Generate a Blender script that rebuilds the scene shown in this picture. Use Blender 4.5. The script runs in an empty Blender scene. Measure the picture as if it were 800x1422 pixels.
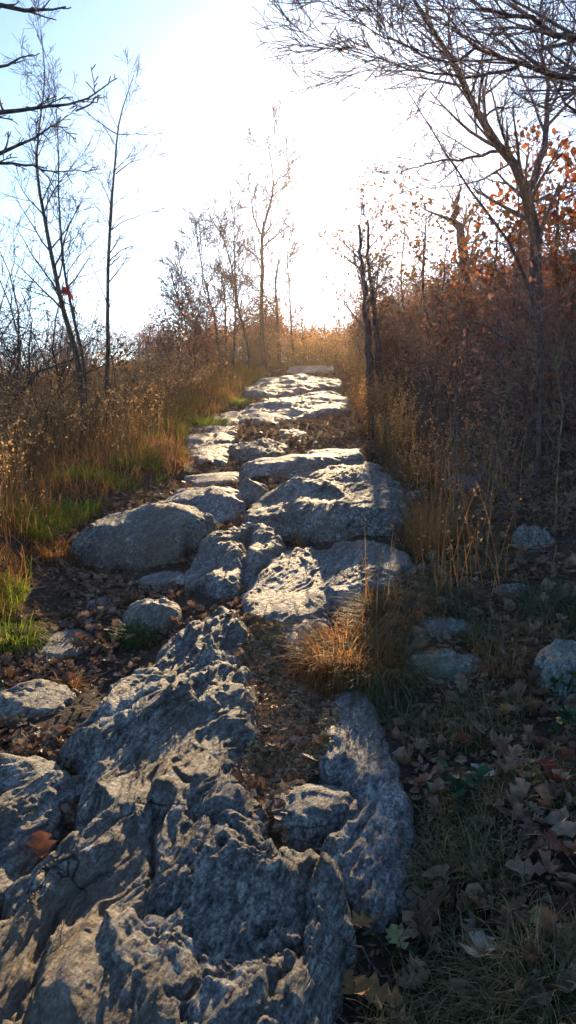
import bpy, math, random
import numpy as np
from mathutils import Vector
R = math.radians
random.seed(7)
rg = np.random.default_rng(11)
C = bpy.context.scene.collection
SC = bpy.context.scene

# ------------------------------------------------------------------ camera model
F = 1105.0; PITCH = R(7.8); EYE = np.array([0.0, 0.0, 1.5])
cp, sp = math.cos(PITCH), math.sin(PITCH)
def ray(px, py):
    u = (px-400)/F; v = (711-py)/F
    return np.array([u, cp+v*sp, -sp+v*cp])
def at(px, py, Y):
    d = ray(px, py); return EYE + d*(Y/d[1])

# ------------------------------------------------------------------ noise
_perm = np.random.default_rng(5).permutation(1024).astype(np.int64)
def _h(ix, iy, iz):
    return _perm[(_perm[(_perm[ix & 1023] + iy) & 1023] + iz) & 1023]
def noise(x, y, z=0.0):
    x = np.asarray(x, float); y = np.asarray(y, float); z = np.zeros_like(x)+z
    xi = np.floor(x).astype(np.int64); yi = np.floor(y).astype(np.int64); zi = np.floor(z).astype(np.int64)
    xf = x-xi; yf = y-yi; zf = z-zi
    u = xf*xf*xf*(xf*(xf*6-15)+10); v = yf*yf*yf*(yf*(yf*6-15)+10); w = zf*zf*zf*(zf*(zf*6-15)+10)
    def g(a, b, c):
        h = _h(xi+a, yi+b, zi+c)
        th = h*(2*math.pi/1024); ph = ((h*7) & 1023)*(2.0/1023)-1
        s = np.sqrt(1-ph*ph*0.9)
        return np.cos(th)*s*(xf-a) + np.sin(th)*s*(yf-b) + ph*(zf-c)
    def L(a, b, t): return a+(b-a)*t
    return L(L(L(g(0,0,0), g(1,0,0), u), L(g(0,1,0), g(1,1,0), u), v),
             L(L(g(0,0,1), g(1,0,1), u), L(g(0,1,1), g(1,1,1), u), v), w)*1.5
def fbm(x, y, z=0.0, o=4, gain=0.5):
    s = 0; a = 1.0; f = 1.0
    for i in range(o):
        s = s + a*noise(x*f+i*17.3, y*f-i*9.1, z+i*3.7); a *= gain; f *= 2.03
    return s
def ridged(x, y, z=0.0, o=3, gain=0.5):
    s = 0; a = 1.0; f = 1.0
    for i in range(o):
        s = s + a*(1-2*np.abs(noise(x*f+i*11.3, y*f+i*5.1, z+i*2.7))); a *= gain; f *= 2.1
    return s
def sstep(a, b, x):
    t = np.clip((np.asarray(x, float)-a)/(b-a), 0, 1); return t*t*(3-2*t)

# ------------------------------------------------------------------ ground
def base0(x, y):
    x = np.asarray(x, float); y = np.asarray(y, float)
    yc = np.clip(y, -40, 23.5)
    z = 0.1*yc + 0.0005*yc*np.abs(yc)
    d = np.maximum(y-23.5, 0)
    z = z + 0.10*d*np.exp(-d/5) - 0.045*np.maximum(d-8, 0)/(1+np.maximum(d-8, 0)/120)
    z = np.where(y < -40, z + 0*y, z)
    r = np.maximum(x-(0.75+0.02*y), 0)
    z = z + 0.24*r*sstep(0, 1.5, r)/(1+r/40) + 0.12*np.maximum(r-2.5, 0)/(1+r/25)
    l = np.maximum(-x-(2.6+0.05*np.clip(y,0,30)), 0)
    z = z - 0.10*l*sstep(0, 2, l)/(1+l/150) - 0.12*np.maximum(l-8, 0)/(1+l/80)
    return z
def W0(px, py, off=0.0, fn=None):
    fn = fn or base0
    d = ray(px, py); lo = 0.3; t = lo
    prev = lo
    while t < 400:
        p = EYE+d*t
        if p[2] < float(fn(p[0], p[1]))+off: break
        prev = t; t *= 1.02
    a, b = prev, t
    for _ in range(24):
        m = (a+b)/2; p = EYE+d*m
        if p[2] < float(fn(p[0], p[1]))+off: b = m
        else: a = m
    p = EYE+d*b
    return np.array([p[0], p[1]])
# edge of the left bank, seen as the line where the grass starts
_bank = np.array([W0(*p) for p in [(-160,1080),(-60,960),(0,905),(35,850),(50,790),(110,735),(180,692),(268,655),(262,600),(330,562),(352,532),(398,507)]])
_bo = np.argsort(_bank[:,1]); bank_y = _bank[_bo,1]; bank_x = _bank[_bo,0]
def bankx(y): return np.interp(y, bank_y, bank_x)
_re = np.array([W0(*p) for p in [(470,1600),(480,1422),(540,1290),(562,1200),(560,1080),(520,955),(470,900),(480,830),(560,790),(560,700),(520,650),(485,590),(482,550),(466,512)]])
_ro = np.argsort(_re[:,1]); re_y = _re[_ro,1]; re_x = _re[_ro,0]
def rightx(y): return np.interp(y, re_y, re_x)
def base(x, y):
    z = base0(x, y)
    x = np.asarray(x, float); y = np.asarray(y, float)
    bl = bankx(y)-x
    z = z + 0.16*sstep(-0.05, 0.45, bl)*sstep(2.2, 4.5, y)*sstep(30, 18, y)
    z = z - 0.07*sstep(-0.9, -0.1, bl)*sstep(0.0, -0.25, bl)*0 
    z = z + 0.07*sstep(0.0, 0.5, x-rightx(y))*sstep(40, 20, y)
    return z
def H(x, y):
    x = np.asarray(x, float); y = np.asarray(y, float)
    n = 0.05*fbm(x*0.9, y*0.9, 3.3, 3)+0.02*fbm(x*4, y*4, 8.1, 3)
    far = sstep(30, 150, np.hypot(x, y))
    n2 = 5*fbm(x*0.01, y*0.01, 1.1, 3)*far
    return base(x, y) + n + n2
def W(px, py, off=0.0): return W0(px, py, off, H)

# ------------------------------------------------------------------ materials
def newmat(name):
    m = bpy.data.materials.new(name); m.use_nodes = True
    nt = m.node_tree; nt.nodes.clear()
    return m, nt, nt.nodes, nt.links
def nd(ns, t, **kw):
    n = ns.new(t)
    for k, v in kw.items():
        if k.startswith('i_'): n.inputs[k[2:].replace('_', ' ')].default_value = v
        else: setattr(n, k, v)
    return n
def ramp(ns, stops, interp='LINEAR'):
    n = ns.new('ShaderNodeValToRGB'); n.color_ramp.interpolation = interp
    e = n.color_ramp.elements
    while len(e) < len(stops): e.new(0.5)
    for el, (p, c) in zip(e, stops):
        el.position = p; el.color = (*c, 1)
    return n
def mixc(ns, ls, f, a, b, mode='MIX'):
    n = ns.new('ShaderNodeMix'); n.data_type = 'RGBA'; n.blend_type = mode
    def put(s, v):
        if hasattr(v, 'links') or hasattr(v, 'is_linked'): ls.new(v, s)
        else: s.default_value = v if isinstance(v, (float, int)) else (*v, 1)
    put(n.inputs[0], f); put(n.inputs[6], a); put(n.inputs[7], b)
    return n.outputs[2]

def rock_material(name, c0, c1, c2, ang=0.0, rough=0.5, moss=0.0, bump=1.0, lichen=0.60):
    m, nt, ns, ls = newmat(name)
    out = nd(ns, 'ShaderNodeOutputMaterial'); b = nd(ns, 'ShaderNodeBsdfPrincipled')
    ls.new(b.outputs[0], out.inputs[0])
    geo = nd(ns, 'ShaderNodeNewGeometry')
    mp = nd(ns, 'ShaderNodeMapping'); ls.new(geo.outputs['Position'], mp.inputs[0])
    mp.inputs['Rotation'].default_value = (0, 0, -ang)
    mp2 = nd(ns, 'ShaderNodeMapping'); ls.new(mp.outputs[0], mp2.inputs[0])
    mp2.inputs['Scale'].default_value = (1.0, 3.6, 4.0)
    nA = nd(ns, 'ShaderNodeTexNoise', i_Scale=2.2, i_Detail=8.0, i_Roughness=0.62, i_Distortion=0.6); ls.new(mp2.outputs[0], nA.inputs['Vector'])
    r = ramp(ns, [(0.28, c0), (0.5, c1), (0.74, c2)]); ls.new(nA.outputs['Fac'], r.inputs[0])
    nB = nd(ns, 'ShaderNodeTexNoise', i_Scale=14.0, i_Detail=6.0, i_Roughness=0.7); ls.new(mp2.outputs[0], nB.inputs['Vector'])
    rb = ramp(ns, [(0.38, (.15,.15,.15)), (0.5, (.85,.85,.84)), (0.62, (1.8,1.76,1.68))]); ls.new(nB.outputs['Fac'], rb.inputs[0])
    col = mixc(ns, ls, 0.8, r.outputs[0], rb.outputs[0], 'MULTIPLY')
    nS = nd(ns, 'ShaderNodeTexNoise', i_Scale=85.0, i_Detail=4.0, i_Roughness=0.75); ls.new(geo.outputs['Position'], nS.inputs['Vector'])
    rs = ramp(ns, [(0.40, (.25,.25,.25)), (0.58, (1.35,1.34,1.3))]); ls.new(nS.outputs['Fac'], rs.inputs[0])
    col = mixc(ns, ls, 0.8, col, rs.outputs[0], 'MULTIPLY')
    # iron-brown weathering in broad patches
    nC = nd(ns, 'ShaderNodeTexNoise', i_Scale=1.7, i_Detail=5.0, i_Roughness=0.6); ls.new(geo.outputs['Position'], nC.inputs['Vector'])
    rc = ramp(ns, [(0.47, (0,0,0)), (0.68, (.7,.7,.7))]); ls.new(nC.outputs['Fac'], rc.inputs[0])
    col = mixc(ns, ls, rc.outputs[0], col, (0.20, 0.145, 0.09))
    # hairline joints holding dark soil
    nW = nd(ns, 'ShaderNodeTexNoise', i_Scale=5.0, i_Detail=5.0); ls.new(geo.outputs['Position'], nW.inputs['Vector'])
    vw = nd(ns, 'ShaderNodeMix', data_type='RGBA'); vw.inputs[0].default_value = .12; ls.new(mp2.outputs[0], vw.inputs[6]); ls.new(nW.outputs['Color'], vw.inputs[7])
    vk = nd(ns, 'ShaderNodeTexVoronoi', feature='DISTANCE_TO_EDGE', i_Scale=2.6); ls.new(vw.outputs[2], vk.inputs['Vector'])
    rk = ramp(ns, [(0.0, (0,0,0)), (0.012, (1,1,1))]); ls.new(vk.outputs['Distance'], rk.inputs[0])
    nK = nd(ns, 'ShaderNodeTexNoise', i_Scale=3.1, i_Detail=3.0); ls.new(geo.outputs['Position'], nK.inputs['Vector'])
    rq = ramp(ns, [(0.56, (1,1,1)), (0.64, (0,0,0))]); ls.new(nK.outputs['Fac'], rq.inputs[0])
    joint = nd(ns, 'ShaderNodeMath', operation='MAXIMUM'); ls.new(rk.outputs[0], joint.inputs[0]); ls.new(rq.outputs[0], joint.inputs[1])
    col = mixc(ns, ls, joint.outputs[0], (.03, .024, .018), col)
    # pale lichen spots
    vo = nd(ns, 'ShaderNodeTexNoise', i_Scale=6.5, i_Detail=9.0, i_Roughness=0.75); ls.new(geo.outputs['Position'], vo.inputs['Vector'])
    rl = ramp(ns, [(lichen, (0,0,0)), (lichen+0.05, (.8,.8,.8))]); ls.new(vo.outputs['Fac'], rl.inputs[0])
    col = mixc(ns, ls, rl.outputs[0], col, (0.42, 0.46, 0.45))
    if moss > 0:
        nM = nd(ns, 'ShaderNodeTexNoise', i_Scale=4.0, i_Detail=7.0, i_Roughness=0.7); ls.new(geo.outputs['Position'], nM.inputs['Vector'])
        rm = ramp(ns, [(0.66-moss*0.2, (0,0,0)), (0.76-moss*0.2, (.6,.6,.6))]); ls.new(nM.outputs['Fac'], rm.inputs[0])
        col = mixc(ns, ls, rm.outputs[0], col, (0.13, 0.16, 0.12))
    ls.new(col, b.inputs['Base Color'])
    rr = nd(ns, 'ShaderNodeMapRange', i_To_Min=rough-0.14, i_To_Max=rough+0.22); ls.new(nB.outputs['Fac'], rr.inputs[0])
    ls.new(rr.outputs[0], b.inputs['Roughness'])
    b.inputs['Specular IOR Level'].default_value = 0.4
    # bump: foliation lines + pits + grain
    n1 = nd(ns, 'ShaderNodeTexNoise', i_Scale=9.0, i_Detail=10.0, i_Roughness=0.68, i_Distortion=0.9); ls.new(mp2.outputs[0], n1.inputs['Vector'])
    n2 = nd(ns, 'ShaderNodeTexNoise', i_Scale=55.0, i_Detail=6.0, i_Roughness=0.7); ls.new(geo.outputs['Position'], n2.inputs['Vector'])
    v2 = nd(ns, 'ShaderNodeTexVoronoi', i_Scale=26.0); ls.new(mp2.outputs[0], v2.inputs['Vector'])
    b1 = nd(ns, 'ShaderNodeBump', i_Strength=1.0, i_Distance=0.022*bump); ls.new(n1.outputs['Fac'], b1.inputs['Height'])
    b2 = nd(ns, 'ShaderNodeBump', i_Strength=0.8, i_Distance=0.010*bump); ls.new(n2.outputs['Fac'], b2.inputs['Height']); ls.new(b1.outputs[0], b2.inputs['Normal'])
    b3 = nd(ns, 'ShaderNodeBump', i_Strength=0.5, i_Distance=0.010*bump); ls.new(v2.outputs['Distance'], b3.inputs['Height']); ls.new(b2.outputs[0], b3.inputs['Normal'])
    b4 = nd(ns, 'ShaderNodeBump', i_Strength=1.0, i_Distance=0.02); ls.new(joint.outputs[0], b4.inputs['Height']); ls.new(b3.outputs[0], b4.inputs['Normal'])
    ls.new(b4.outputs[0], b.inputs['Normal'])
    return m

STR = R(74)
M = {}
M['rock'] = rock_material('schist', (.058,.056,.053), (.20,.195,.186), (.43,.42,.40), STR, 0.62)
M['rock_pale'] = rock_material('pale schist', (.075,.075,.075), (.215,.217,.217), (.42,.425,.42), STR, 0.6)
M['rock_dark'] = rock_material('dark schist', (.06,.062,.06), (.17,.175,.17), (.32,.32,.30), STR, 0.65)
M['rock_moss'] = rock_material('mossy schist', (.09,.10,.095), (.23,.235,.225), (.40,.41,.39), STR, 0.65, moss=0.8)

def ground_material():
    m, nt, ns, ls = newmat('woodland soil')
    out = nd(ns, 'ShaderNodeOutputMaterial'); b = nd(ns, 'ShaderNodeBsdfPrincipled'); ls.new(b.outputs[0], out.inputs[0])
    geo = nd(ns, 'ShaderNodeNewGeometry')
    n1 = nd(ns, 'ShaderNodeTexNoise', i_Scale=1.4, i_Detail=8.0, i_Roughness=0.65); ls.new(geo.outputs['Position'], n1.inputs['Vector'])
    r1 = ramp(ns, [(0.3, (.022,.017,.013)), (0.5, (.05,.037,.026)), (0.7, (.085,.062,.04))]); ls.new(n1.outputs['Fac'], r1.inputs[0])
    n2 = nd(ns, 'ShaderNodeTexVoronoi', i_Scale=60.0); ls.new(geo.outputs['Position'], n2.inputs['Vector'])
    r2 = ramp(ns, [(0.0, (.5,.45,.4)), (1.0, (1.7,1.5,1.2))]); ls.new(n2.outputs['Color'], r2.inputs[0])
    col = mixc(ns, ls, 0.7, r1.outputs[0], r2.outputs[0], 'MULTIPLY')
    ln = nd(ns, 'ShaderNodeVectorMath', operation='LENGTH'); ls.new(geo.outputs['Position'], ln.inputs[0])
    mr = nd(ns, 'ShaderNodeMapRange', i_From_Min=26.0, i_From_Max=70.0); ls.new(ln.outputs['Value'], mr.inputs[0])
    n3 = nd(ns, 'ShaderNodeTexNoise', i_Scale=0.06, i_Detail=8.0, i_Roughness=0.7); ls.new(geo.outputs['Position'], n3.inputs['Vector'])
    r3 = ramp(ns, [(0.35, (.05,.045,.035)), (0.6, (.10,.08,.055))]); ls.new(n3.outputs['Fac'], r3.inputs[0])
    col = mixc(ns, ls, mr.outputs[0], col, r3.outputs[0])
    ls.new(col, b.inputs['Base Color']); b.inputs['Roughness'].default_value = 0.95
    n4 = nd(ns, 'ShaderNodeTexNoise', i_Scale=30.0, i_Detail=8.0, i_Roughness=0.75); ls.new(geo.outputs['Position'], n4.inputs['Vector'])
    b1 = nd(ns, 'ShaderNodeBump', i_Strength=1.0, i_Distance=0.03); ls.new(n4.outputs['Fac'], b1.inputs['Height'])
    b2 = nd(ns, 'ShaderNodeBump', i_Strength=0.7, i_Distance=0.008); ls.new(n2.outputs['Distance'], b2.inputs['Height']); ls.new(b1.outputs[0], b2.inputs['Normal'])
    ls.new(b2.outputs[0], b.inputs['Normal'])
    return m
M['soil'] = ground_material()

def leafy(name, cols, trans=0.35, rough=0.6, tint=None, vein=True):
    """thin leaf / blade: random colour per leaf, light passes through"""
    m, nt, ns, ls = newmat(name)
    out = nd(ns, 'ShaderNodeOutputMaterial')
    geo = nd(ns, 'ShaderNodeNewGeometry')
    k = len(cols)
    r = ramp(ns, [((i+0.0)/max(1, k-1), c) for i, c in enumerate(cols)]); ls.new(geo.outputs['Random Per Island'], r.inputs[0])
    n = nd(ns, 'ShaderNodeTexNoise', i_Scale=45.0, i_Detail=3.0); ls.new(geo.outputs['Position'], n.inputs['Vector'])
    rn = ramp(ns, [(0.3, (.55,.55,.55)), (0.7, (1.35,1.35,1.35))]); ls.new(n.outputs['Fac'], rn.inputs[0])
    col = mixc(ns, ls, 0.8, r.outputs[0], rn.outputs[0], 'MULTIPLY')
    b = nd(ns, 'ShaderNodeBsdfPrincipled', i_Roughness=rough); ls.new(col, b.inputs['Base Color'])
    b.inputs['Specular IOR Level'].default_value = 0.35
    t = nd(ns, 'ShaderNodeBsdfTranslucent'); ls.new(col, t.inputs[0])
    mx = nd(ns, 'ShaderNodeMixShader'); mx.inputs[0].default_value = trans
    ls.new(b.outputs[0], mx.inputs[1]); ls.new(t.outputs[0], mx.inputs[2]); ls.new(mx.outputs[0], out.inputs[0])
    return m
M['litter'] = leafy('dead leaves', [(.07,.04,.024),(.17,.095,.055),(.26,.16,.10),(.14,.055,.03),(.38,.27,.18),(.20,.11,.065),(.32,.24,.18),(.09,.05,.032)], .25)
M['chips'] = leafy('path chips', [(.24,.13,.06),(.48,.30,.15),(.34,.21,.10),(.56,.40,.24),(.12,.07,.04)], .15)
M['dry'] = leafy('dry grass', [(.20,.10,.04),(.30,.17,.07),(.24,.10,.035),(.38,.24,.11),(.27,.15,.06),(.19,.13,.05)], .5)
M['dry_red'] = leafy('rusty grass', [(.46,.17,.05),(.55,.26,.08),(.34,.15,.05),(.42,.22,.07),(.62,.40,.17)], .7)
M['green'] = leafy('green grass', [(.12,.23,.02),(.26,.38,.03),(.44,.46,.06),(.18,.28,.03),(.36,.36,.07)], .6)
M['dull'] = leafy('dull grass', [(.06,.09,.028),(.10,.13,.04),(.20,.16,.08),(.07,.12,.035),(.32,.25,.14),(.15,.14,.06)], .45)
M['deepgreen'] = leafy('fresh grass', [(.02,.07,.015),(.035,.11,.02),(.06,.13,.03)], .45)
M['bluegreen'] = leafy('sedge', [(.05,.09,.05),(.09,.12,.07),(.16,.14,.08),(.05,.08,.045)], .4)
M['seed'] = leafy('seed heads', [(.62,.33,.12),(.72,.46,.22),(.50,.24,.09)], .65)
M['rust'] = leafy('rust oak leaves', [(.34,.07,.03),(.45,.13,.04),(.24,.06,.03),(.50,.20,.05),(.32,.10,.05)], .6)
M['gold'] = leafy('golden leaves', [(.30,.17,.05),(.22,.11,.035),(.36,.20,.06),(.18,.08,.03)], .55)
M['brownleaf'] = leafy('brown clinging leaves', [(.34,.14,.09),(.45,.20,.13),(.26,.10,.07),(.50,.27,.17)], .6)
M['olive'] = leafy('olive leaves', [(.10,.12,.03),(.17,.17,.04)], .5)
M['rosette'] = leafy('seedling leaves', [(.02,.05,.02),(.03,.08,.03),(.05,.10,.05)], .3)
for nm, c in dict(l_pale=(.42,.34,.27), l_tan=(.30,.19,.13), l_ochre=(.36,.19,.06), l_green=(.27,.27,.11), l_orange=(.34,.12,.05), l_brown=(.16,.085,.06), l_grey=(.36,.33,.30), l_red=(.20,.03,.02)).items():
    M[nm] = leafy(nm, [c, tuple(v*0.85 for v in c)], .2)

def bark_material(name, c0, c1, sc=1.0):
    m, nt, ns, ls = newmat(name)
    out = nd(ns, 'ShaderNodeOutputMaterial'); b = nd(ns, 'ShaderNodeBsdfPrincipled', i_Roughness=0.85); ls.new(b.outputs[0], out.inputs[0])
    tc = nd(ns, 'ShaderNodeTexCoord'); mp = nd(ns, 'ShaderNodeMapping'); ls.new(tc.outputs['Object'], mp.inputs[0]); mp.inputs['Scale'].default_value = (sc, sc, .3*sc)
    n = nd(ns, 'ShaderNodeTexNoise', i_Scale=22.0, i_Detail=6.0, i_Roughness=0.65); ls.new(mp.outputs[0], n.inputs['Vector'])
    r = ramp(ns, [(0.35, c0), (0.65, c1)]); ls.new(n.outputs['Fac'], r.inputs[0]); n2 = nd(ns, 'ShaderNodeTexNoise', i_Scale=70.0, i_Detail=4.0); ls.new(mp.outputs[0], n2.inputs['Vector'])
    r2 = ramp(ns, [(0.4, (.5,.5,.5)), (0.62, (1.4,1.4,1.4))]); ls.new(n2.outputs['Fac'], r2.inputs[0])
    cc = mixc(ns, ls, .9, r.outputs[0], r2.outputs[0], 'MULTIPLY'); ls.new(cc, b.inputs['Base Color'])
    bp = nd(ns, 'ShaderNodeBump', i_Strength=1.0, i_Distance=0.02); ls.new(n.outputs['Fac'], bp.inputs['Height']); ls.new(bp.outputs[0], b.inputs['Normal'])
    return m
M['bark'] = bark_material('grey brown bark', (.035,.028,.022), (.12,.095,.075))
M['bark_red'] = bark_material('reddish bark', (.05,.032,.03), (.15,.095,.085))
M['bark_pale'] = bark_material('pale green bark', (.06,.06,.045), (.15,.14,.10))
M['twig'] = bark_material('brown twigs', (.14,.08,.065), (.36,.23,.18))
M['twig_grey'] = bark_material('grey twigs', (.06,.055,.045), (.16,.14,.11))
M['stem_yellow'] = bark_material('straw stems', (.16,.13,.05), (.28,.22,.10))
def plain(name, c, rough=0.6, trans=0):
    m, nt, ns, ls = newmat(name); out = nd(ns, 'ShaderNodeOutputMaterial'); b = nd(ns, 'ShaderNodeBsdfPrincipled', i_Roughness=rough)
    n = nd(ns, 'ShaderNodeTexNoise', i_Scale=60.0); r = ramp(ns, [(0.3, tuple(v*.8 for v in c)), (0.7, c)]); ls.new(n.outputs['Fac'], r.inputs[0]); ls.new(r.outputs[0], b.inputs['Base Color'])
    if trans:
        t = nd(ns, 'ShaderNodeBsdfTranslucent'); ls.new(r.outputs[0], t.inputs[0]); mx = nd(ns, 'ShaderNodeMixShader'); mx.inputs[0].default_value = trans
        ls.new(b.outputs[0], mx.inputs[1]); ls.new(t.outputs[0], mx.inputs[2]); ls.new(mx.outputs[0], out.inputs[0])
    else: ls.new(b.outputs[0], out.inputs[0])
    return m
M['ribbon'] = plain('pink red tape', (.95,.03,.10), .5, .7)

# ------------------------------------------------------------------ object helpers
def mk(name, verts, faces, mat, parent=None, loc=None, smooth=True, nper=None):
    """verts (N,3) in world space; faces: (M,k) array or list"""
    verts = np.asarray(verts, np.float32)
    org = np.zeros(3) if loc is None else np.asarray(loc, float)
    if parent is not None: org = np.array(parent['_org'])
    me = bpy.data.meshes.new(name)
    if isinstance(faces, np.ndarray) and len(faces):
        k = faces.shape[1]; m = len(faces)
        me.vertices.add(len(verts)); me.vertices.foreach_set('co', (verts-org.astype(np.float32)).ravel())
        me.loops.add(m*k); me.loops.foreach_set('vertex_index', faces.astype(np.int32).ravel())
        me.polygons.add(m)
        me.polygons.foreach_set('loop_start', np.arange(0, m*k, k, dtype=np.int32))
        me.polygons.foreach_set('loop_total', np.full(m, k, np.int32))
        me.update(calc_edges=True)
    else:
        me.from_pydata([tuple(v) for v in (verts-org)], [], [tuple(f) for f in faces]); me.update()
    me.polygons.foreach_set('use_smooth', np.full(len(me.polygons), smooth, bool))
    me.materials.append(M[mat] if isinstance(mat, str) else mat)
    o = bpy.data.objects.new(name, me); C.objects.link(o)
    if parent is not None: o.parent = parent
    else:
        o.location = org; 
    return o
def tag(o, label=None, cat=None, group=None, kind=None):
    if label: o['label'] = label
    if cat: o['category'] = cat
    if group: o['group'] = group
    if kind: o['kind'] = kind
    return o
def empty(name, loc, label, cat, group=None):
    o = bpy.data.objects.new(name, None); C.objects.link(o); o.location = loc; o['_org'] = [float(v) for v in loc]
    o.empty_display_size = 0.1
    return tag(o, label, cat, group)
def dup(root, loc, rz=0, sc=1.0, label=None, group=None):
    r = root.copy(); C.objects.link(r); r.location = loc; r.rotation_euler = (0, 0, rz); r.scale = (sc, sc, sc)
    if label: r['label'] = label
    if group: r['group'] = group
    for ch in list(root.children):
        c = ch.copy(); C.objects.link(c); c.parent = r
    return r

# --- signed distance to polygon (positive inside)
def sdist(px, py, poly):
    poly = np.asarray(poly); n = len(poly); best = np.full(px.shape, 1e9); ins = np.zeros(px.shape, bool)
    for i in range(n):
        a = poly[i]; b = poly[(i+1) % n]; e = b-a; L2 = e@e+1e-12
        t = np.clip(((px-a[0])*e[0]+(py-a[1])*e[1])/L2, 0, 1)
        dx = px-a[0]-t*e[0]; dy = py-a[1]-t*e[1]
        best = np.minimum(best, dx*dx+dy*dy)
        c = ((a[1] > py) != (b[1] > py)) & (px < (b[0]-a[0])*(py-a[1])/((b[1]-a[1]) or 1e-9)+a[0])
        ins ^= c
    d = np.sqrt(best); return np.where(ins, d, -d)
def sdline(px, py, line):
    best = np.full(px.shape, 1e9)
    for a, b in zip(line[:-1], line[1:]):
        e = b-a; t = np.clip(((px-a[0])*e[0]+(py-a[1])*e[1])/(e@e+1e-12), 0, 1)
        best = np.minimum(best, (px-a[0]-t*e[0])**2+(py-a[1]-t*e[1])**2)
    return np.sqrt(best)
def chaikin(p, k=2):
    p = np.asarray(p, float)
    for _ in range(k):
        q = np.roll(p, -1, 0); p = np.stack([p*.75+q*.25, p*.25+q*.75], 1).reshape(-1, 2)
    return p

ROCKS = []   # world polygons
ROCKTOP = [] # height samplers
def rock(name, label, poly_px, h, res, mat='rock', seed=0.0, w=None, lump=0.03, strata=0.02, fine=0.008, cracks=(), lift=0.55, tilt=(0, 0), group=None, theta=STR, cat='rock', pw=2.2, ridge=None, roughspot=None, facets=None, grow=None, front=0.0):
    ys = [p[1] for p in poly_px]; y0, y1 = min(ys), max(ys)
    poly = np.array([W(px, py, h*lift*(y1-py)/(y1-y0)) for px, py in poly_px])
    poly = chaikin(poly, 2)
    c = poly.mean(0)
    size = min(np.ptp(poly[:,0]), np.ptp(poly[:,1]))
    w = (w or size*0.33)*.75; h = h*.85; pw = 2.7
    m = max(0.05, h*0.35)
    x0, y0_, x1, y1_ = poly[:,0].min()-m, poly[:,1].min()-m, poly[:,0].max()+m, poly[:,1].max()+m
    nx = max(14, int((x1-x0)/res)); ny = max(14, int((y1_-y0_)/res))
    gx, gy = np.meshgrid(np.linspace(x0, x1, nx), np.linspace(y0_, y1_, ny))
    # wobble the outline
    s = size
    d = sdist(gx + 0.075*s*fbm(gx*3.2/s, gy*3.2/s, seed, 4), gy + 0.075*s*fbm(gx*3.2/s+9, gy*3.2/s, seed+4, 4), poly)
    d = d+(0.045*min(1.0, size)+0.012 if grow is None else grow)
    hl = max(.05, np.ptp(poly[:,1])/2)
    t = np.clip(d/(w*(1+front*sstep(-.3, 1.0, (c[1]-gy)/hl))), 0, 1)
    prof = (1-(1-t)**pw)**(1/pw)
    hh_ = h*prof*(0.9+0.2*fbm(gx*1.8/s, gy*1.8/s, seed+2, 2))
    if facets is None: facets = {'outcrop': 1, 'boulder': 4, 'stone': 5}[name]
    rf = random.Random(int(seed*97)+5)
    for _ in range(facets):       # broken faces
        an = rf.uniform(0, 6.28); sl = rf.uniform(.25, .8)*h/size*1.6; of = rf.uniform(.05, .32)*size
        pl = h*rf.uniform(.85, 1.0)-sl*((gx-c[0])*math.cos(an)+(gy-c[1])*math.sin(an)+.03*size*fbm(gx*4/s, gy*4/s, seed+6, 2)-of)
        kk = .06*h; dlt = np.clip(.5+.5*(pl-hh_)/kk, 0, 1); hh_ = pl*(1-dlt)+hh_*dlt-kk*dlt*(1-dlt)
    hh_ = np.maximum(hh_, h*prof*.55)
    z = base(gx, gy) + hh_ + tilt[0]*(gx-c[0])*prof + tilt[1]*(gy-c[1])*prof
    z = z - np.where(d < 0, np.clip(-d/m, 0, 1)*max(0.12, h*0.9), 0) - 0.03
    u = gx*math.cos(theta)+gy*math.sin(theta); v = -gx*math.sin(theta)+gy*math.cos(theta)
    wu = u+0.18*fbm(gx*1.6, gy*1.6, seed+5, 3); wv = v+0.075*fbm(gx*1.6, gy*1.6, seed+7, 3)+0.02*fbm(gx*6, gy*6, seed+8, 3)
    edge = sstep(-0.02, 0.08, d)*0.8+0.2
    if roughspot is None: rough = sstep(0.1, 0.7, fbm(gx*1.3, gy*1.3, seed+21, 3))*.6
    else:
        rough = 0
        for (qx, qy, qr) in roughspot:
            c2 = W(qx, qy, h); rough = np.maximum(rough, np.exp(-((gx-c2[0])**2+((gy-c2[1])*.8)**2)/qr**2))
        rough = np.clip(rough*(1+.7*fbm(gx*5, gy*5, seed+22, 3)), 0, 1)
    def plates(f, warp, sd):
        q = wv*f+warp*fbm(u*.9, v*1.5, seed+sd, 3); n_ = np.floor(q); fr = q-n_
        hk = _h(n_.astype(np.int64), np.full(q.shape, int(seed*3+sd), np.int64), np.zeros(q.shape, np.int64))/1023.0
        cut = sstep(-.3, .25, noise(u*1.3, n_*3.7, seed+sd))           # a plate dies out along its length
        return fr*sstep(1.0, .93, fr)*(0.25+hk)*cut
    a1 = fbm(wv*3.0, wu*0.8, seed+9, 2)
    a2 = ridged(wv*11, wu*1.5, seed+12, 3)
    disp = lump*0.9*fbm(gx*1.6, gy*1.6, seed+30, 2) + strata*(0.5*a1 + 1.15*plates(4.2, .9, 15) + 0.5*plates(10, 1.6, 18) + 0.25*plates(26, 2.5, 19) + (0.34+0.3*rough)*(a2-0.8) + .17*ridged(wv*30, wu*4, seed+13, 2))
    disp += fine*rough*2.0*(ridged(gx*9, gy*9, seed+40, 4)-0.9) + fine*(.18+.6*rough)*fbm(gx*34, gy*34, seed+44, 3)
    pit = rough*sstep(0.0, 0.5, fbm(gx*5, gy*5, seed+80, 3)+.2)
    disp -= fine*2.8*pit*sstep(.0, .45, fbm(gx*20, gy*20, seed+83, 3))
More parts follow.
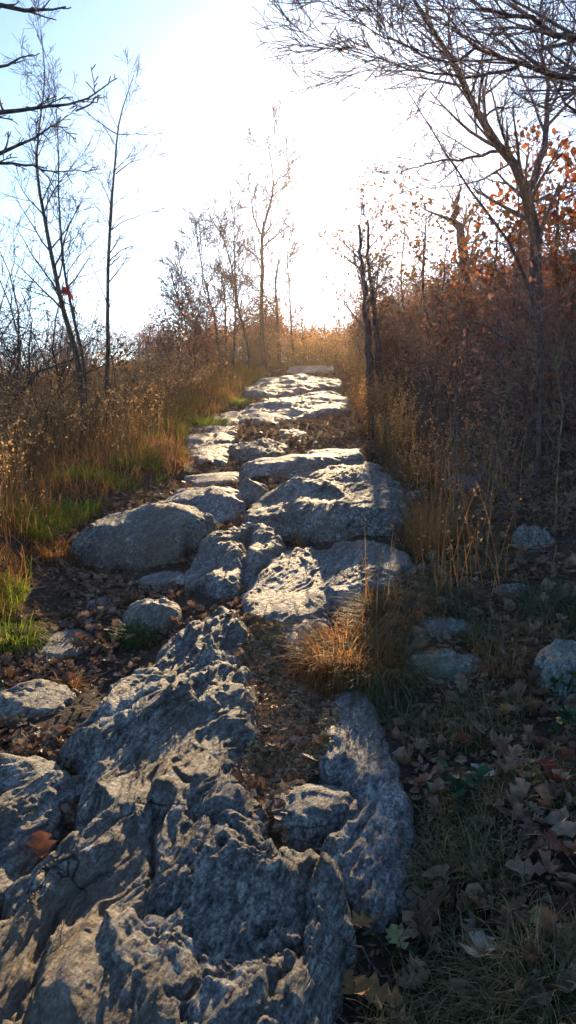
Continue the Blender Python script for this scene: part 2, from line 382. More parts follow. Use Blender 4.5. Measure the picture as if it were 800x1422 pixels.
    for ln, wd, dp in cracks:
        L = np.array([W(px, py, h*0.7) for px, py in ln])
        dd = sdline(gx+0.03*fbm(gx*7, gy*7, seed+50, 3), gy+0.03*fbm(gx*7+5, gy*7, seed+51, 3), L)
        disp -= dp*np.exp(-(dd/wd)**2)
    if ridge:
        for ln, wd, hh in ridge:
            L = np.array([W(px, py, h*0.9) for px, py in ln])
            dd = sdline(gx+0.05*fbm(gx*4, gy*4, seed+60, 3), gy+0.05*fbm(gx*4+5, gy*4, seed+61, 3), L)
            disp += hh*np.exp(-(dd/wd)**2)
    z = z + disp*edge
    # sideways shifts give small overhangs and broken edges
    k = min(1.0, s)*0.012
    gx2 = gx + k*fbm(gx*9, z*9+gy*3, seed+70, 3)*1.4; gy2 = gy + k*fbm(gx*9+z*5, gy*9, seed+74, 3)*1.4
    keep = d > -m*0.98
    idx = np.full(gx.shape, -1); idx[keep] = np.arange(keep.sum())
    V = np.stack([gx2[keep], gy2[keep], z[keep]], 1)
    a = idx[:-1,:-1]; b = idx[:-1,1:]; cc = idx[1:,1:]; dd_ = idx[1:,:-1]
    ok = (a >= 0) & (b >= 0) & (cc >= 0) & (dd_ >= 0)
    Fc = np.stack([a[ok], b[ok], cc[ok], dd_[ok]], 1)
    loc = (c[0], c[1], float(base(c[0], c[1])))
    o = mk(name, V, Fc, mat, loc=loc)
    tag(o, label, cat, group)
    ROCKS.append(poly); ROCKTOP.append((x0, y0_, x1, y1_, np.where(keep, z, -99)))
    return o
def rocktop(x, y):
    """highest surface at (x, y), rocks included"""
    x = np.asarray(x, float); y = np.asarray(y, float)
    z = H(x, y)
    for x0, y0, x1, y1, g in ROCKTOP:
        ny, nx = g.shape
        fx = (x-x0)/(x1-x0)*(nx-1); fy = (y-y0)/(y1-y0)*(ny-1)
        m = (fx >= 0) & (fx < nx-1) & (fy >= 0) & (fy < ny-1)
        if not m.any(): continue
        i = np.clip(np.rint(fx).astype(int), 0, nx-1); j = np.clip(np.rint(fy).astype(int), 0, ny-1)
        z = np.where(m, np.maximum(z, g[j, i]), z)
    return z
def onrock(x, y):
    return rocktop(x, y) > H(x, y)+0.004

# ------------------------------------------------------------------ terrain sheet
def warp(a, n, lim, near, c=0.0):
    t = np.linspace(-1, 1, n); k = near
    return c + np.sinh(t*k)/math.sinh(k)*lim
xs = warp(0, 560, 2600, 8.2); ys = warp(0, 700, 2600, 8.0, 2.2)
gx, gy = np.meshgrid(xs, ys)
gz = H(gx, gy)
near = np.hypot(gx, gy-4) < 14
gz = gz + np.where(near, 0.012*fbm(gx*9, gy*9, 4.4, 3), 0)
Vg = np.stack([gx.ravel(), gy.ravel(), gz.ravel()], 1)
nx, ny = len(xs), len(ys)
ii = np.arange((ny-1)*(nx-1)); r_, c_ = ii//(nx-1), ii % (nx-1); a = r_*nx+c_
tag(mk('ground', Vg, np.stack([a, a+1, a+nx+1, a+nx], 1), 'soil'), kind='structure')

# ------------------------------------------------------------------ rocks (outlines seen in the photograph, set on the slope)
rock('outcrop', 'huge layered grey outcrop filling the near path, rough and pitted with golden lit crests', [(-260,1700),(-190,1330),(-20,1330),(30,1250),(72,1180),(110,1110),(100,1055),(60,1030),(140,975),(190,920),(240,880),(290,845),(334,832),(350,862),(334,900),(345,940),(352,985),(358,1030),(348,1080),(352,1130),(385,1180),(425,1215),(462,1262),(474,1310),(462,1422),(440,1700)], .20, .0055, seed=1.0, w=.20, lump=.04, strata=.050, fine=.011, roughspot=[(320,1320,.20),(335,1200,.12),(300,900,.10)], facets=0, grow=.008,
     cracks=[([(212,1130),(208,1180),(214,1225),(200,1262),(190,1290)], .010, .030), ([(255,1080),(262,1130),(330,1165),(380,1200)], .014, .022), ([(20,1422),(60,1330),(110,1260),(150,1230)], .010, .022), ([(150,1080),(180,1060),(235,1000)], .012, .02), ([(250,1422),(330,1360),(400,1330),(460,1340)], .015, .025), ([(110,1000),(160,1000),(230,960),(290,900)], .012, .02)],
     ridge=[([(334,845),(300,880),(290,930),(250,960)], .06, .03), ([(90,1160),(150,1120),(230,1090)], .05, .02), ([(270,1200),(330,1180),(370,1240)], .06, .035), ([(150,1300),(200,1270)], .05, .02)])
rock('outcrop', 'low grey slab at the frame edge, parted from the outcrop by a leaf-filled crack', [(-250,1290),(-120,1150),(-60,1070),(0,1045),(45,1035),(88,1048),(100,1080),(96,1118),(62,1180),(32,1240),(-20,1300),(-150,1330)], .14, .006, seed=2.0, grow=.005, w=.14, lump=.02, strata=.045, fine=.008)
rock('outcrop', 'smooth blue-grey rock slab in shade between the dirt pocket and the grass', [(515,948),(480,958),(446,985),(440,1030),(445,1065),(478,1082),(492,1110),(470,1160),(440,1190),(455,1240),(480,1275),(520,1295),(556,1262),(572,1190),(566,1120),(552,1070),(540,1010),(520,985)], .10, .006, 'rock_pale', grow=.015, seed=3.0, w=.10, lump=.025, strata=.024, fine=.009, cracks=[([(500,1090),(480,1140),(440,1180)], .012, .03), ([(545,1060),(505,1140),(480,1180)], .012, .02)])
rock('boulder', 'rounded grey rock lump at the lower end of the dirt pocket', [(372,1125),(398,1090),(440,1070),(480,1078),(494,1100),(478,1140),(450,1168),(420,1180),(385,1162)], .13, .005, 'rock_pale', seed=4.0, w=.13, lump=.02, strata=.010, fine=.006)
rock('outcrop', 'broad cracked blue-grey slab across the middle of the path', [(345,858),(346,820),(352,792),(385,768),(430,762),(480,752),(545,743),(566,765),(560,795),(520,812),(480,824),(456,850),(448,890),(430,915),(396,928),(372,902),(352,880)], .11, .009, 'rock_pale', seed=5.0, front=1.0, w=.16, lump=.03, strata=.024, fine=.008, cracks=[([(345,858),(400,862),(455,846)], .018, .035), ([(400,862),(395,925)], .012, .02)])
rock('boulder', 'small worn rock shelf with a split top just under the steep boulder', [(262,800),(285,766),(320,738),(345,726),(368,738),(388,745),(390,768),(362,784),(350,805),(338,826),(305,830),(282,815)], .20, .008, seed=6.0, w=.20, lump=.04, strata=.03, fine=.010, cracks=[([(350,735),(338,770),(345,820)], .03, .07)])
rock('boulder', 'largest domed boulder on the path, steep shaded face with dark crack below', [(345,722),(375,700),(420,676),(462,656),(505,650),(540,664),(552,700),(546,732),(490,744),(440,750),(395,744),(360,736)], .33, .011, seed=7.0, grow=.07, w=.36, lump=.05, strata=.028, fine=.010, tilt=(0, .08))
rock('boulder', 'long pale smooth rock tilted across the path above the domed boulder', [(334,658),(365,645),(405,636),(450,624),(482,618),(505,624),(496,640),(450,652),(405,664),(350,670)], .20, .012, 'rock_pale', seed=8.0, front=1.2, w=.26, lump=.03, strata=.010, fine=.004)
rock('boulder', 'narrow grey ledge wedged between the long pale rock and the domed boulder', [(392,676),(430,658),(480,646),(512,640),(530,650),(470,662),(430,676),(405,686)], .12, .014, seed=9.0, front=1, w=.2, lump=.02, strata=.015, fine=.005)
rock('boulder', 'pale rounded rock with a bright top beside the dark sloping boulder', [(205,706),(240,682),(275,670),(318,668),(332,684),(332,712),(305,728),(280,735),(240,722)], .20, .011, 'rock_pale', seed=10.0, front=1.0, w=.28, lump=.03, strata=.010, fine=.004)
rock('boulder', 'flat pale rock step behind the bright-topped rounded rock', [(258,668),(280,660),(325,652),(335,660),(325,672),(280,678)], .09, .014, 'rock_pale', seed=11.0, front=1, w=.2, lump=.02, strata=.008, fine=.004)
rock('boulder', 'dark sloping boulder with rough shaded face above the leaf-filled hollow', [(110,772),(140,740),(180,712),(220,700),(262,700),(284,724),(288,752),(255,772),(210,784),(150,784)], .32, .010, 'rock_dark', seed=12.0, grow=.06, w=.36, lump=.05, strata=.026, fine=.010, tilt=(.1, 0))
rock('stone', 'small blocky stone wedged between the two pale rocks', [(328,682),(340,668),(362,667),(373,684),(366,702),(338,706)], .20, .010, 'rock_dark', seed=13.0, w=.16, lump=.02, strata=.015, fine=.006)
rock('outcrop', 'sloping blue-grey slab rising beside the green grass bank', [(264,612),(268,590),(292,574),(332,568),(330,590),(318,612),(312,642),(290,648),(270,640)], .10, .016, 'rock_pale', seed=14.0, grow=.08, front=1, w=.25, lump=.03, strata=.02, fine=.006, cracks=[([(270,622),(318,612)], .03, .04)])
rock('outcrop', 'wide sunlit slab crossing the upper path', [(332,582),(352,566),(385,556),(430,549),(470,547),(482,562),(470,574),(430,580),(390,586),(355,590)], .20, .018, 'rock_pale', seed=15.0, grow=.14, front=1.6, w=.5, lump=.04, strata=.02, fine=.005)
rock('outcrop', 'pale humped slab on the upper path just below the crest', [(338,548),(365,532),(400,524),(440,520),(468,522),(470,536),(440,545),(400,552),(360,556)], .22, .024, 'rock_pale', seed=16.0, grow=.18, front=1.6, w=.6, lump=.05, strata=.02, fine=.005)
rock('outcrop', 'topmost pale slab at the crest where the path meets the brush', [(396,518),(415,508),(440,505),(462,508),(458,518),(425,523)], .16, .03, 'rock_pale', seed=17.0, grow=.16, front=1.5, w=.5, lump=.04, strata=.02, fine=.005)
rock('boulder', 'dark angular rock in the mossy pocket on the middle path', [(322,632),(328,612),(350,604),(385,612),(398,628),(385,640),(345,642)], .14, .012, 'rock_dark', seed=18.0, w=.2, lump=.03, strata=.04, fine=.006)
rock('stone', 'thin grey stone lying in red leaves above the dark angular rock', [(382,598),(400,590),(420,594),(428,604),(400,610)], .10, .014, 'rock', seed=19.0, w=.1, lump=.02, strata=.02, fine=.005)
rock('stone', 'low grey stone in the brush just right of the domed boulder', [(540,700),(548,686),(575,680),(588,690),(580,704),(552,708)], .16, .012, 'rock', seed=20.0, w=.12, lump=.02, strata=.015, fine=.005)
rock('stone', 'round-topped stone behind the bright green grass tuft', [(172,866),(180,842),(205,826),(232,824),(250,836),(252,858),(235,872),(200,878)], .17, .006, 'rock', seed=21.0, w=.14, lump=.03, strata=.018, fine=.008)
rock('stone', 'smooth wedge-shaped stone in dark hollow at the frame edge', [(-70,960),(-10,955),(45,934),(85,942),(94,964),(60,984),(0,1000),(-60,1010)], .12, .006, 'rock', seed=22.0, w=.12, lump=.02, strata=.012, fine=.005)
rock('stone', 'flat worn stone sunk in the leafy hollow below the grass bank', [(30,900),(60,876),(110,868),(135,880),(112,908),(60,922)], .06, .008, 'rock', seed=23.0, w=.12, lump=.02, strata=.012, fine=.005)
rock('stone', 'small pale stone among leaves below the dark sloping boulder', [(120,838),(132,822),(152,822),(156,838),(140,848)], .07, .007, 'rock_pale', seed=24.0, w=.07, lump=.01, strata=.01, fine=.006)
rock('stone', 'flat tan stone just under the dark sloping boulder', [(190,806),(225,792),(262,794),(270,806),(235,816),(200,818)], .07, .009, 'rock', seed=25.0, w=.1, lump=.01, strata=.012, fine=.006)
rock('stone', 'oblong greenish-grey stone behind the tan grass tuft', [(548,872),(556,852),(590,846),(630,852),(654,864),(648,880),(600,886),(562,886)], .09, .007, 'rock_moss', seed=26.0, grow=.012, w=.10, lump=.02, strata=.012, fine=.006)
rock('stone', 'flat-faced blue-green stone in front of the oblong one', [(560,942),(562,916),(600,904),(650,898),(670,912),(664,932),(610,946)], .12, .007, 'rock_moss', seed=27.0, grow=.012, w=.09, lump=.02, strata=.012, fine=.006)
rock('boulder', 'pale lichened boulder half out of frame by the seedlings', [(745,930),(752,908),(785,884),(830,872),(870,900),(865,950),(820,972),(775,974)], .17, .008, 'rock_moss', seed=28.0, w=.14, lump=.03, strata=.018, fine=.008)
rock('stone', 'round grey stone peeping out of short grass on the shaded slope', [(682,818),(692,802),(712,794),(732,804),(736,820),(712,828)], .13, .008, 'rock_dark', seed=29.0, w=.10, lump=.02, strata=.012, fine=.006)
rock('stone', 'mossy greenish stone among dead leaves under the thicket', [(708,748),(722,732),(752,724),(770,738),(764,756),(728,762)], .16, .010, 'rock_moss', seed=30.0, w=.12, lump=.02, strata=.015, fine=.006)
rock('stone', 'pale ribbed stone lying under the dark brush', [(612,676),(625,662),(655,658),(672,668),(655,680),(625,684)], .16, .012, 'rock_moss', seed=31.0, w=.12, lump=.02, strata=.03, fine=.006)
rock('stone', 'little grey stone touching the lower corner of the smooth shaded slab', [(538,1262),(548,1242),(572,1236),(580,1252),(560,1272)], .06, .005, 'rock_pale', seed=32.0, w=.05, lump=.01, strata=.01, fine=.005)
# ------------------------------------------------------------------ vegetation builders
def tubes(items, sides):
    """items: list of (pts list, radii list) -> verts, quads"""
    groups = {}
    for p, r in items: groups.setdefault(len(p), []).append((p, r))
    Vs, Fs, off = [], [], 0
    for n, it in groups.items():
        P = np.array([i[0] for i in it], float); Rr = np.array([i[1] for i in it], float)
        T = np.gradient(P, axis=1); T /= np.linalg.norm(T, axis=2, keepdims=True)+1e-9
        mT = T.mean(1); ref = np.where(np.abs(mT[:, 2:3]) > .8, np.array([[1., 0, 0]]), np.array([[0, 0, 1.]]))[:, None, :]
        A = np.cross(T, ref); A /= np.linalg.norm(A, axis=2, keepdims=True)+1e-9
        B = np.cross(T, A)
        th = np.arange(sides)*2*math.pi/sides
        V = P[:, :, None, :] + Rr[:, :, None, None]*(np.cos(th)[None, None, :, None]*A[:, :, None, :] + np.sin(th)[None, None, :, None]*B[:, :, None, :])
        m = len(it); V = V.reshape(-1, 3)
        i, s, k = np.meshgrid(np.arange(m), np.arange(n-1), np.arange(sides), indexing='ij')
        a = off+(i*n+s)*sides+k; b = off+(i*n+s)*sides+(k+1) % sides
        Fs.append(np.stack([a, b, b+sides, a+sides], -1).reshape(-1, 4)); Vs.append(V); off += len(V)
    if not Vs: return np.zeros((0, 3)), np.zeros((0, 4), int)
    return np.concatenate(Vs), np.concatenate(Fs)
def join(parts):
    Vs, Fs, off = [], [], 0
    for v, f in parts:
        if len(v): Vs.append(v); Fs.append(f+off); off += len(v)
    return np.concatenate(Vs), np.concatenate(Fs)

def blades(P, L, wd, lean=(0.05, 0.5), curl=(0.1, 0.5), S=3, az=None, windx=0.0):
    P = np.asarray(P, float); N = len(P); L = np.broadcast_to(L, N)
    az = rg.uniform(0, 2*math.pi, N) if az is None else az
    ph = rg.uniform(*lean, N); cu = rg.uniform(*curl, N)
    dx, dy = np.cos(az), np.sin(az); wx, wy = -dy, dx
    pos = P.copy(); rows = []
    wd = np.broadcast_to(wd, N)
    for s in range(S+1):
        t = s/S; hw = wd*(1-t)**.7*.5+0.0002
        rows.append(pos - np.stack([wx*hw, wy*hw, 0*hw], 1)); rows.append(pos + np.stack([wx*hw, wy*hw, 0*hw], 1))
        a = ph+cu*s*(1+.4*s)
        st = L/S
        pos = pos + np.stack([dx*np.sin(a)*st+windx*t*st, dy*np.sin(a)*st, np.cos(a)*st], 1)
    V = np.stack(rows, 1).reshape(-1, 3); K = 2*(S+1)
    b = (np.arange(N)*K)[:, None]
    F = np.stack([np.stack([b[:, 0]+2*s, b[:, 0]+2*s+1, b[:, 0]+2*s+3, b[:, 0]+2*s+2], 1) for s in range(S)], 1).reshape(-1, 4)
    return V, F

def leaf_template(kind, curl, seed):
    r = random.Random(seed)
    if kind == 'oak':
        ys = [0, .08, .2, .32, .42, .54, .64, .76, .86, 1.0]; ws = [.012, .05, .24, .10, .36, .15, .40, .17, .25, .03]
    elif kind == 'round':
        ys = [0, .12, .35, .6, .85, 1.0]; ws = [.012, .12, .28, .30, .16, .02]
    else:
        ys = [0, .4, 1.0]; ws = [.10, .34, .08]
    V = []
    for y, w_ in zip(ys, ws):
        c = curl*(y-.45)**2*1.4 + r.uniform(-.03, .03)
        jl, jr = r.uniform(.75, 1.2), r.uniform(.75, 1.2); sk_ = r.uniform(-.05, .05)
        fold = curl*.9
        V += [(-w_*jl, y-.5+sk_, c+abs(w_)*fold+r.uniform(-.03, .05)), (r.uniform(-.03, .03), y-.5, c), (w_*jr, y-.5-sk_, c+abs(w_)*fold*r.uniform(.3, 1.3))]
    F = []
    for i in range(len(ys)-1):
        F += [(3*i, 3*i+1, 3*i+4, 3*i+3), (3*i+1, 3*i+2, 3*i+5, 3*i+4)]
    return np.array(V), np.array(F)
OAK = [leaf_template('oak', c, i) for i, c in enumerate([.3, .9, -.7, 1.5, .1])]
RND = [leaf_template('round', c, i+9) for i, c in enumerate([.3, .8, -.6])]
TINY = [leaf_template('tiny', c, i+19) for i, c in enumerate([.2, .7])]
def leaves(P, size, temps, tilt=0.5, full=False):
    P = np.asarray(P, float); N = len(P); size = np.broadcast_to(size, N)
    which = rg.integers(0, len(temps), N); parts = []
    for k, (tv, tf) in enumerate(temps):
        m = which == k; n = m.sum()
        if not n: continue
        yaw = rg.uniform(0, 2*math.pi, n)
        ta = rg.uniform(0, math.pi if full else 1, n)
        ta = ta if full else np.abs(rg.normal(0, tilt, n)); tz = rg.uniform(0, 2*math.pi, n)
        cy, sy = np.cos(yaw), np.sin(yaw)
        X = tv[None, :, 0]*size[m][:, None]; Y = tv[None, :, 1]*size[m][:, None]; Z = tv[None, :, 2]*size[m][:, None]
        x = X*cy[:, None]-Y*sy[:, None]; y = X*sy[:, None]+Y*cy[:, None]
        ax, ay = np.cos(tz)[:, None], np.sin(tz)[:, None]; c_, s_ = np.cos(ta)[:, None], np.sin(ta)[:, None]
        # rotate about horizontal axis (ax, ay)
        dot = x*ax+y*ay; crz = ax*y-ay*x
        x2 = x*c_ + ay*Z*s_ + ax*dot*(1-c_); y2 = y*c_ - ax*Z*s_ + ay*dot*(1-c_); z2 = Z*c_ + crz*s_
        V = np.stack([x2, y2, z2], 2)+P[m][:, None, :]
        K = len(tv); F = (tf[None]+(np.arange(n)*K)[:, None, None]).reshape(-1, 4)
        parts.append((V.reshape(-1, 3), F))
    return join(parts)

def norm(a):
    l = math.sqrt(a[0]*a[0]+a[1]*a[1]+a[2]*a[2]) or 1e-9
    return (a[0]/l, a[1]/l, a[2]/l)
def branch(out, p, d, L, r, lvl, top, P, rn, tips):
    """recursive bare branch; out[level] collects (pts, radii)"""
    n = 5 if lvl <= top-1 else 3
    pts = [p]; rad = [r]; st = L/n; wob = P.get('wob', .25); up = P.get('up', .12)
    for i in range(n):
        d = norm((d[0]+rn.gauss(0, wob), d[1]+rn.gauss(0, wob), d[2]+rn.gauss(0, wob*.8)+up))
        p = (p[0]+d[0]*st, p[1]+d[1]*st, p[2]+d[2]*st); pts.append(p); rad.append(max(P.get('rmin', .0015), r*(1-(i+1)/n*.75)))
    out.setdefault(lvl, []).append((pts, rad)); tips.append(p)
    if lvl < top:
        nb = P.get('nb', 5)
        for k in range(nb):
            t = P.get('t0', .2)+(1-P.get('t0', .2))*(k+rn.random())/nb; f = t*n; i = min(n-1, int(f)); u = f-i
            a = pts[i]; b = pts[i+1]; q = (a[0]+(b[0]-a[0])*u, a[1]+(b[1]-a[1])*u, a[2]+(b[2]-a[2])*u)
            dd = norm((b[0]-a[0], b[1]-a[1], b[2]-a[2])); e = norm((rn.gauss(0, 1), rn.gauss(0, 1), rn.gauss(0, .7)))
            s = P.get('spread', .9)
            c = norm((dd[0]+e[0]*s, dd[1]+e[1]*s, dd[2]+e[2]*s))
            branch(out, q, c, L*P.get('ratio', .55)*(1.15-.6*t)*rn.uniform(.7, 1.3), max(P.get('rmin', .0015), rad[i]*.6), lvl+1, top, P, rn, tips)
def along(line, rad, t0, nb, L, top, P, rn, out, tips, taper=.6):
    """side branches off a traced limb"""
    n = len(line)-1
    for k in range(nb):
        t = t0+(1-t0)*(k+rn.random())/nb; f = t*n; i = min(n-1, int(f)); u = f-i
        a, b = line[i], line[i+1]; q = tuple(a[j]+(b[j]-a[j])*u for j in range(3)); dd = norm(tuple(b[j]-a[j] for j in range(3)))
        e = norm((rn.gauss(0, 1), rn.gauss(0, 1), rn.gauss(0, .5))); s = P.get('spread', .9)
        c = norm(tuple(dd[j]+e[j]*s for j in range(3)))
        r = rad[i]+(rad[i+1]-rad[i])*u
        branch(out, q, c, L*(1.1-taper*t)*rn.uniform(.6, 1.3), max(.0025, r*.5), 1, top, P, rn, tips)
def resample(pts, rad, n):
    P = np.array(pts, float); s = np.r_[0, np.cumsum(np.linalg.norm(np.diff(P, axis=0), axis=1))]; t = np.linspace(0, s[-1], n)
    # smooth interpolation through control points
    Q = np.stack([np.interp(t, s, P[:, k]) for k in range(3)], 1)
    for _ in range(2):
        Q[1:-1] = .25*Q[:-2]+.5*Q[1:-1]+.25*Q[2:]
    return [tuple(q) for q in Q], list(np.interp(t, s, rad))
def trace(px, Y, r0, r1, n=18, depth=0.0, rn=None, ground=False):
    """a limb traced at distance Y; depth = how far it leans towards (-) or away from (+) the viewer"""
    k = len(px); pts = []
    for i, (a, b) in enumerate(px):
        pts.append(at(a, b, Y+depth*i/(k-1)))
    if ground:
        g = float(H(pts[0][0], Y)); pts = [np.array([pts[0][0]+.02, Y, g-.15])]+pts
    R_ = [r1+(r0-r1)*(1-i_/(len(pts)-1))**1.35 for i_ in range(len(pts))]
    return resample(pts, R_, n)
def tree(name, label, Y, stems, P, bark='bark', twig='twig_grey', seed=0, cat='tree', group=None, leaf=None, limbs=()):
    """stems/limbs: (px polyline, r0, r1, depth, n_branches, length, top_level, t0)"""
    rn = random.Random(seed); first = None; out = {}; tips = []; meshes = []
    for j, (px, r0, r1, dep, nb, L, top, t0) in enumerate(stems):
        pts, rad = trace(px, Y, r0, r1, 22, dep, ground=True)
        if first is None: first = pts[0]
        pts = [pts[0]]+[tuple(c+rn.gauss(0, r1*.6) for c in p) for p in pts[1:]]
        along(pts, rad, t0, nb, L, top, P, rn, out, tips); meshes.append(('trunk', [(pts, rad)], 10))
    for (px, r0, r1, dep, nb, L, top, t0) in limbs:
        pts, rad = trace(px, Y, r0, r1, 16, dep)
        pts = [tuple(c+rn.gauss(0, r0*.42) for c in p) for p in pts]
        along(pts, rad, t0, nb, L, top, P, rn, out, tips); meshes.append(('limb', [(pts, [v*.78 for v in rad])], 7))
    g = (first[0], Y, float(H(first[0], Y)))
    root = empty(name, g, label, cat, group)
    for nm, it, sd_ in meshes: mk(nm, *tubes(it, sd_), bark, root)
    its = [(k, v) for k, v in out.items()]
    if its: mk('crown', *join([tubes(v, 5 if k == 1 else 3) for k, v in its]), twig, root)
    if leaf:
        mat, n, size, spread = leaf; tp = np.array(tips); q = tp[rg.integers(0, len(tp), n)]+rg.normal(0, spread, (n, 3))
        mk('foliage', *leaves(q, rg.uniform(.6, 1.3, n)*size, RND if size > .05 else TINY, full=True), mat, root)
    return root
BP = dict(wob=.10, up=.05, nb=5, ratio=.58, spread=.95, rmin=.0022)

# ------------------------------------------------------------------ trees
tree('bare_tree', 'slender leafless tree carrying pink tape, two thin stems rising from one base', 9.0,
     [([(112,545),(110,495),(85,425),(75,370),(62,300),(52,260),(48,225),(52,190),(60,150),(65,100),(57,42)], .038, .005, .3, 26, .85, 3, .30),
      ([(118,545),(117,495),(100,435),(90,380),(84,325),(81,270),(82,220),(80,170),(75,112)], .024, .004, -.2, 20, .7, 3, .35)], BP, seed=3)
tree('bare_tree', 'leafless sapling with one straight stem and long upswept side limbs', 9.6,
     [([(148,545),(150,495),(149,425),(151,350),(154,300),(159,240),(162,185),(166,150),(180,130),(186,104)], .032, .004, .2, 14, .6, 3, .40)], BP, seed=4,
     limbs=[([(152,362),(170,345),(190,341),(215,342),(240,347)], .010, .002, .3, 5, .3, 2, .3), ([(153,320),(172,306),(195,300),(220,290),(262,285)], .009, .002, -.3, 6, .3, 2, .3),
            ([(161,242),(180,226),(200,220),(230,212)], .010, .002, .2, 6, .3, 2, .2), ([(162,186),(140,172),(115,150),(100,122)], .010, .002, -.2, 6, .35, 2, .3), ([(163,187),(190,186),(220,189)], .008, .002, .2, 5, .25, 2, .2),
            ([(150,425),(140,400),(125,360),(112,315)], .010, .002, .3, 5, .3, 2, .3), ([(150,432),(158,410),(165,400)], .006, .002, .1, 2, .2, 1, .3)])
# tree just outside the frame at the left whose limbs reach in
tree('bare_tree', 'near leafless tree whose dark knobbly limbs reach in at the upper left corner', 4.6,
     [([(-330,700),(-320,450),(-300,250),(-290,60),(-300,-160),(-280,-420)], .085, .03, .3, 8, .9, 2, .55)], dict(wob=.22, up=.05, nb=4, ratio=.5, spread=.9, rmin=.003), bark='bark', seed=5,
     limbs=[([(-290,60),(-180,40),(-80,10),(0,12),(45,9),(60,17),(98,18)], .034, .005, -.4, 7, .22, 1, .55),
            ([(-300,170),(-200,140),(-90,110),(0,94),(20,82),(36,88),(48,78)], .022, .004, .2, 6, .16, 1, .5),
            ([(-310,260),(-200,190),(-90,165),(0,153),(28,148),(60,150),(105,155),(132,138),(152,119)], .028, .004, -.2, 12, .22, 2, .5),
            ([(105,155),(133,140),(132,120),(127,92)], .007, .003, 0, 4, .09, 1, .4),
            ([(-310,330),(-180,260),(-80,225),(0,212),(12,200),(40,203),(62,178),(80,171),(96,180)], .026, .004, .3, 10, .18, 2, .5),
            ([(-100,235),(-20,226),(28,226),(55,234),(88,240),(120,238)], .016, .003, .1, 8, .2, 2, .3)])
# middle group by the crest, left of the path
tree('bare_tree', 'tallest leafless tree beside the crest, crooked top leaning over the path', 21.0,
     [([(366,500),(364,470),(363,430),(365,360),(362,325),(374,290),(382,256),(378,228),(370,192)], .085, .010, .3, 22, 1.5, 3, .38)], dict(BP, rmin=.006), seed=6,
     limbs=[([(362,325),(352,300),(348,270),(342,255)], .035, .008, .4, 7, .8, 3, .2), ([(381,258),(390,244),(398,232)], .03, .008, -.3, 5, .7, 3, .2)])
tree('bare_tree', 'leafless tree with a forked trunk just right of the tallest crest tree', 22.5,
     [([(388,500),(386,465),(384,420),(382,390),(388,355),(396,320)], .075, .010, .3, 14, 1.1, 3, .35), ([(408,500),(405,460),(402,400),(398,350),(404,325)], .045, .008, -.3, 12, .9, 3, .35)], dict(BP, rmin=.006), seed=7)
for i, (px, Y, lab) in enumerate([
    ([(347,520),(345,480),(331,430),(322,370),(310,330),(292,300)], 19.0, 'leaning leafless tree arching away from the path left of the tallest crest tree'),
    ([(324,520),(325,480),(328,410),(325,340),(326,288)], 20.0, 'straight twiggy leafless tree in the clump left of the tallest crest tree'),
    ([(304,525),(304,480),(295,430),(281,380),(272,310)], 18.0, 'thin leafless tree leaning outward at the edge of the crest clump'),
    ([(313,520),(314,470),(313,420),(306,370),(300,322)], 21.5, 'faint thin leafless tree in the middle of the crest clump'),
    ([(262,530),(264,480),(255,440),(243,400),(235,372)], 17.0, 'short leafless sapling at the outer end of the crest clump'),
    ([(288,520),(286,480),(270,440),(258,400),(248,360)], 18.5, 'short leaning leafless sapling behind the tall brown brush')]):
    tree('bare_tree', lab, Y, [(px, .045 if i < 4 else .03, .010, .3, 24, 1.1 if i < 4 else .9, 3, .2)], dict(BP, rmin=.0055), seed=20+i)
for i, (px, Y, lab) in enumerate([
    ([(452,470),(449,430),(448,385),(446,355)], 26.0, 'tiny leafless sapling standing against the sky above the crest'),
    ([(478,470),(478,430),(479,400),(477,378)], 28.0, 'thin leafless whip beside the twin-trunked tree at the crest'),
    ([(421,470),(418,430),(412,395),(405,360)], 25.0, 'slim leafless sapling leaning left over the crest of the path')]):
    tree('bare_sapling', lab, Y, [(px, .028, .006, .2, 9, .45, 2, .3)], dict(BP, rmin=.006), seed=40+i)
# right of the path
tree('oak_tree', 'twin-trunked oak with backlit golden brown leaves beside the upper path', 13.5,
     [([(514,545),(514,500),(508,430),(502,370),(500,312)], .11, .022, .2, 13, 1.2, 3, .35), ([(528,545),(524,480),(517,410),(510,350),(512,305)], .085, .02, .4, 12, 1.1, 3, .35)],
     dict(BP, rmin=.004), bark='bark_red', twig='twig', seed=8, leaf=('gold', 650, .06, .10))
tree('dead_tree', 'dark broken-topped trunk with a few thin branches above the thicket', 12.0,
     [([(652,470),(650,420),(643,350),(636,310),(632,277)], .10, .055, .2, 9, .8, 2, .45)], dict(BP, rmin=.004), bark='bark_red', twig='twig', seed=9, cat='tree',
     limbs=[([(634,290),(640,262),(632,232),(636,205)], .022, .004, .2, 7, .5, 2, .1), ([(633,285),(620,262),(605,250)], .018, .004, .2, 6, .5, 2, .1)])
tree('bare_tree', 'large leafless tree with a long sinuous trunk sweeping across the upper right sky', 7.0,
     [([(748,470),(746,415),(745,350),(740,300),(735,265),(720,235),(700,205),(672,185),(661,155),(650,120),(635,95),(615,60),(590,25),(572,0),(548,-40),(530,-90)], .062, .010, -.8, 30, .85, 3, .42)],
     dict(BP, rmin=.0022, nb=4, wob=.08, up=.04, ratio=.62, spread=.8), bark='bark_red', twig='twig', seed=10,
     limbs=[([(739,268),(750,225),(757,190),(762,150),(760,110),(750,80),(752,20),(760,-60)], .045, .012, .6, 24, .8, 3, .25),
            ([(700,207),(650,220),(610,222),(575,235),(545,245)], .020, .003, -.6, 16, .5, 3, .2), ([(712,226),(660,255),(615,260),(560,262)], .014, .003, .2, 9, .4, 3, .2),
            ([(664,165),(690,150),(720,150),(745,130)], .016, .004, .4, 8, .4, 3, .2)])
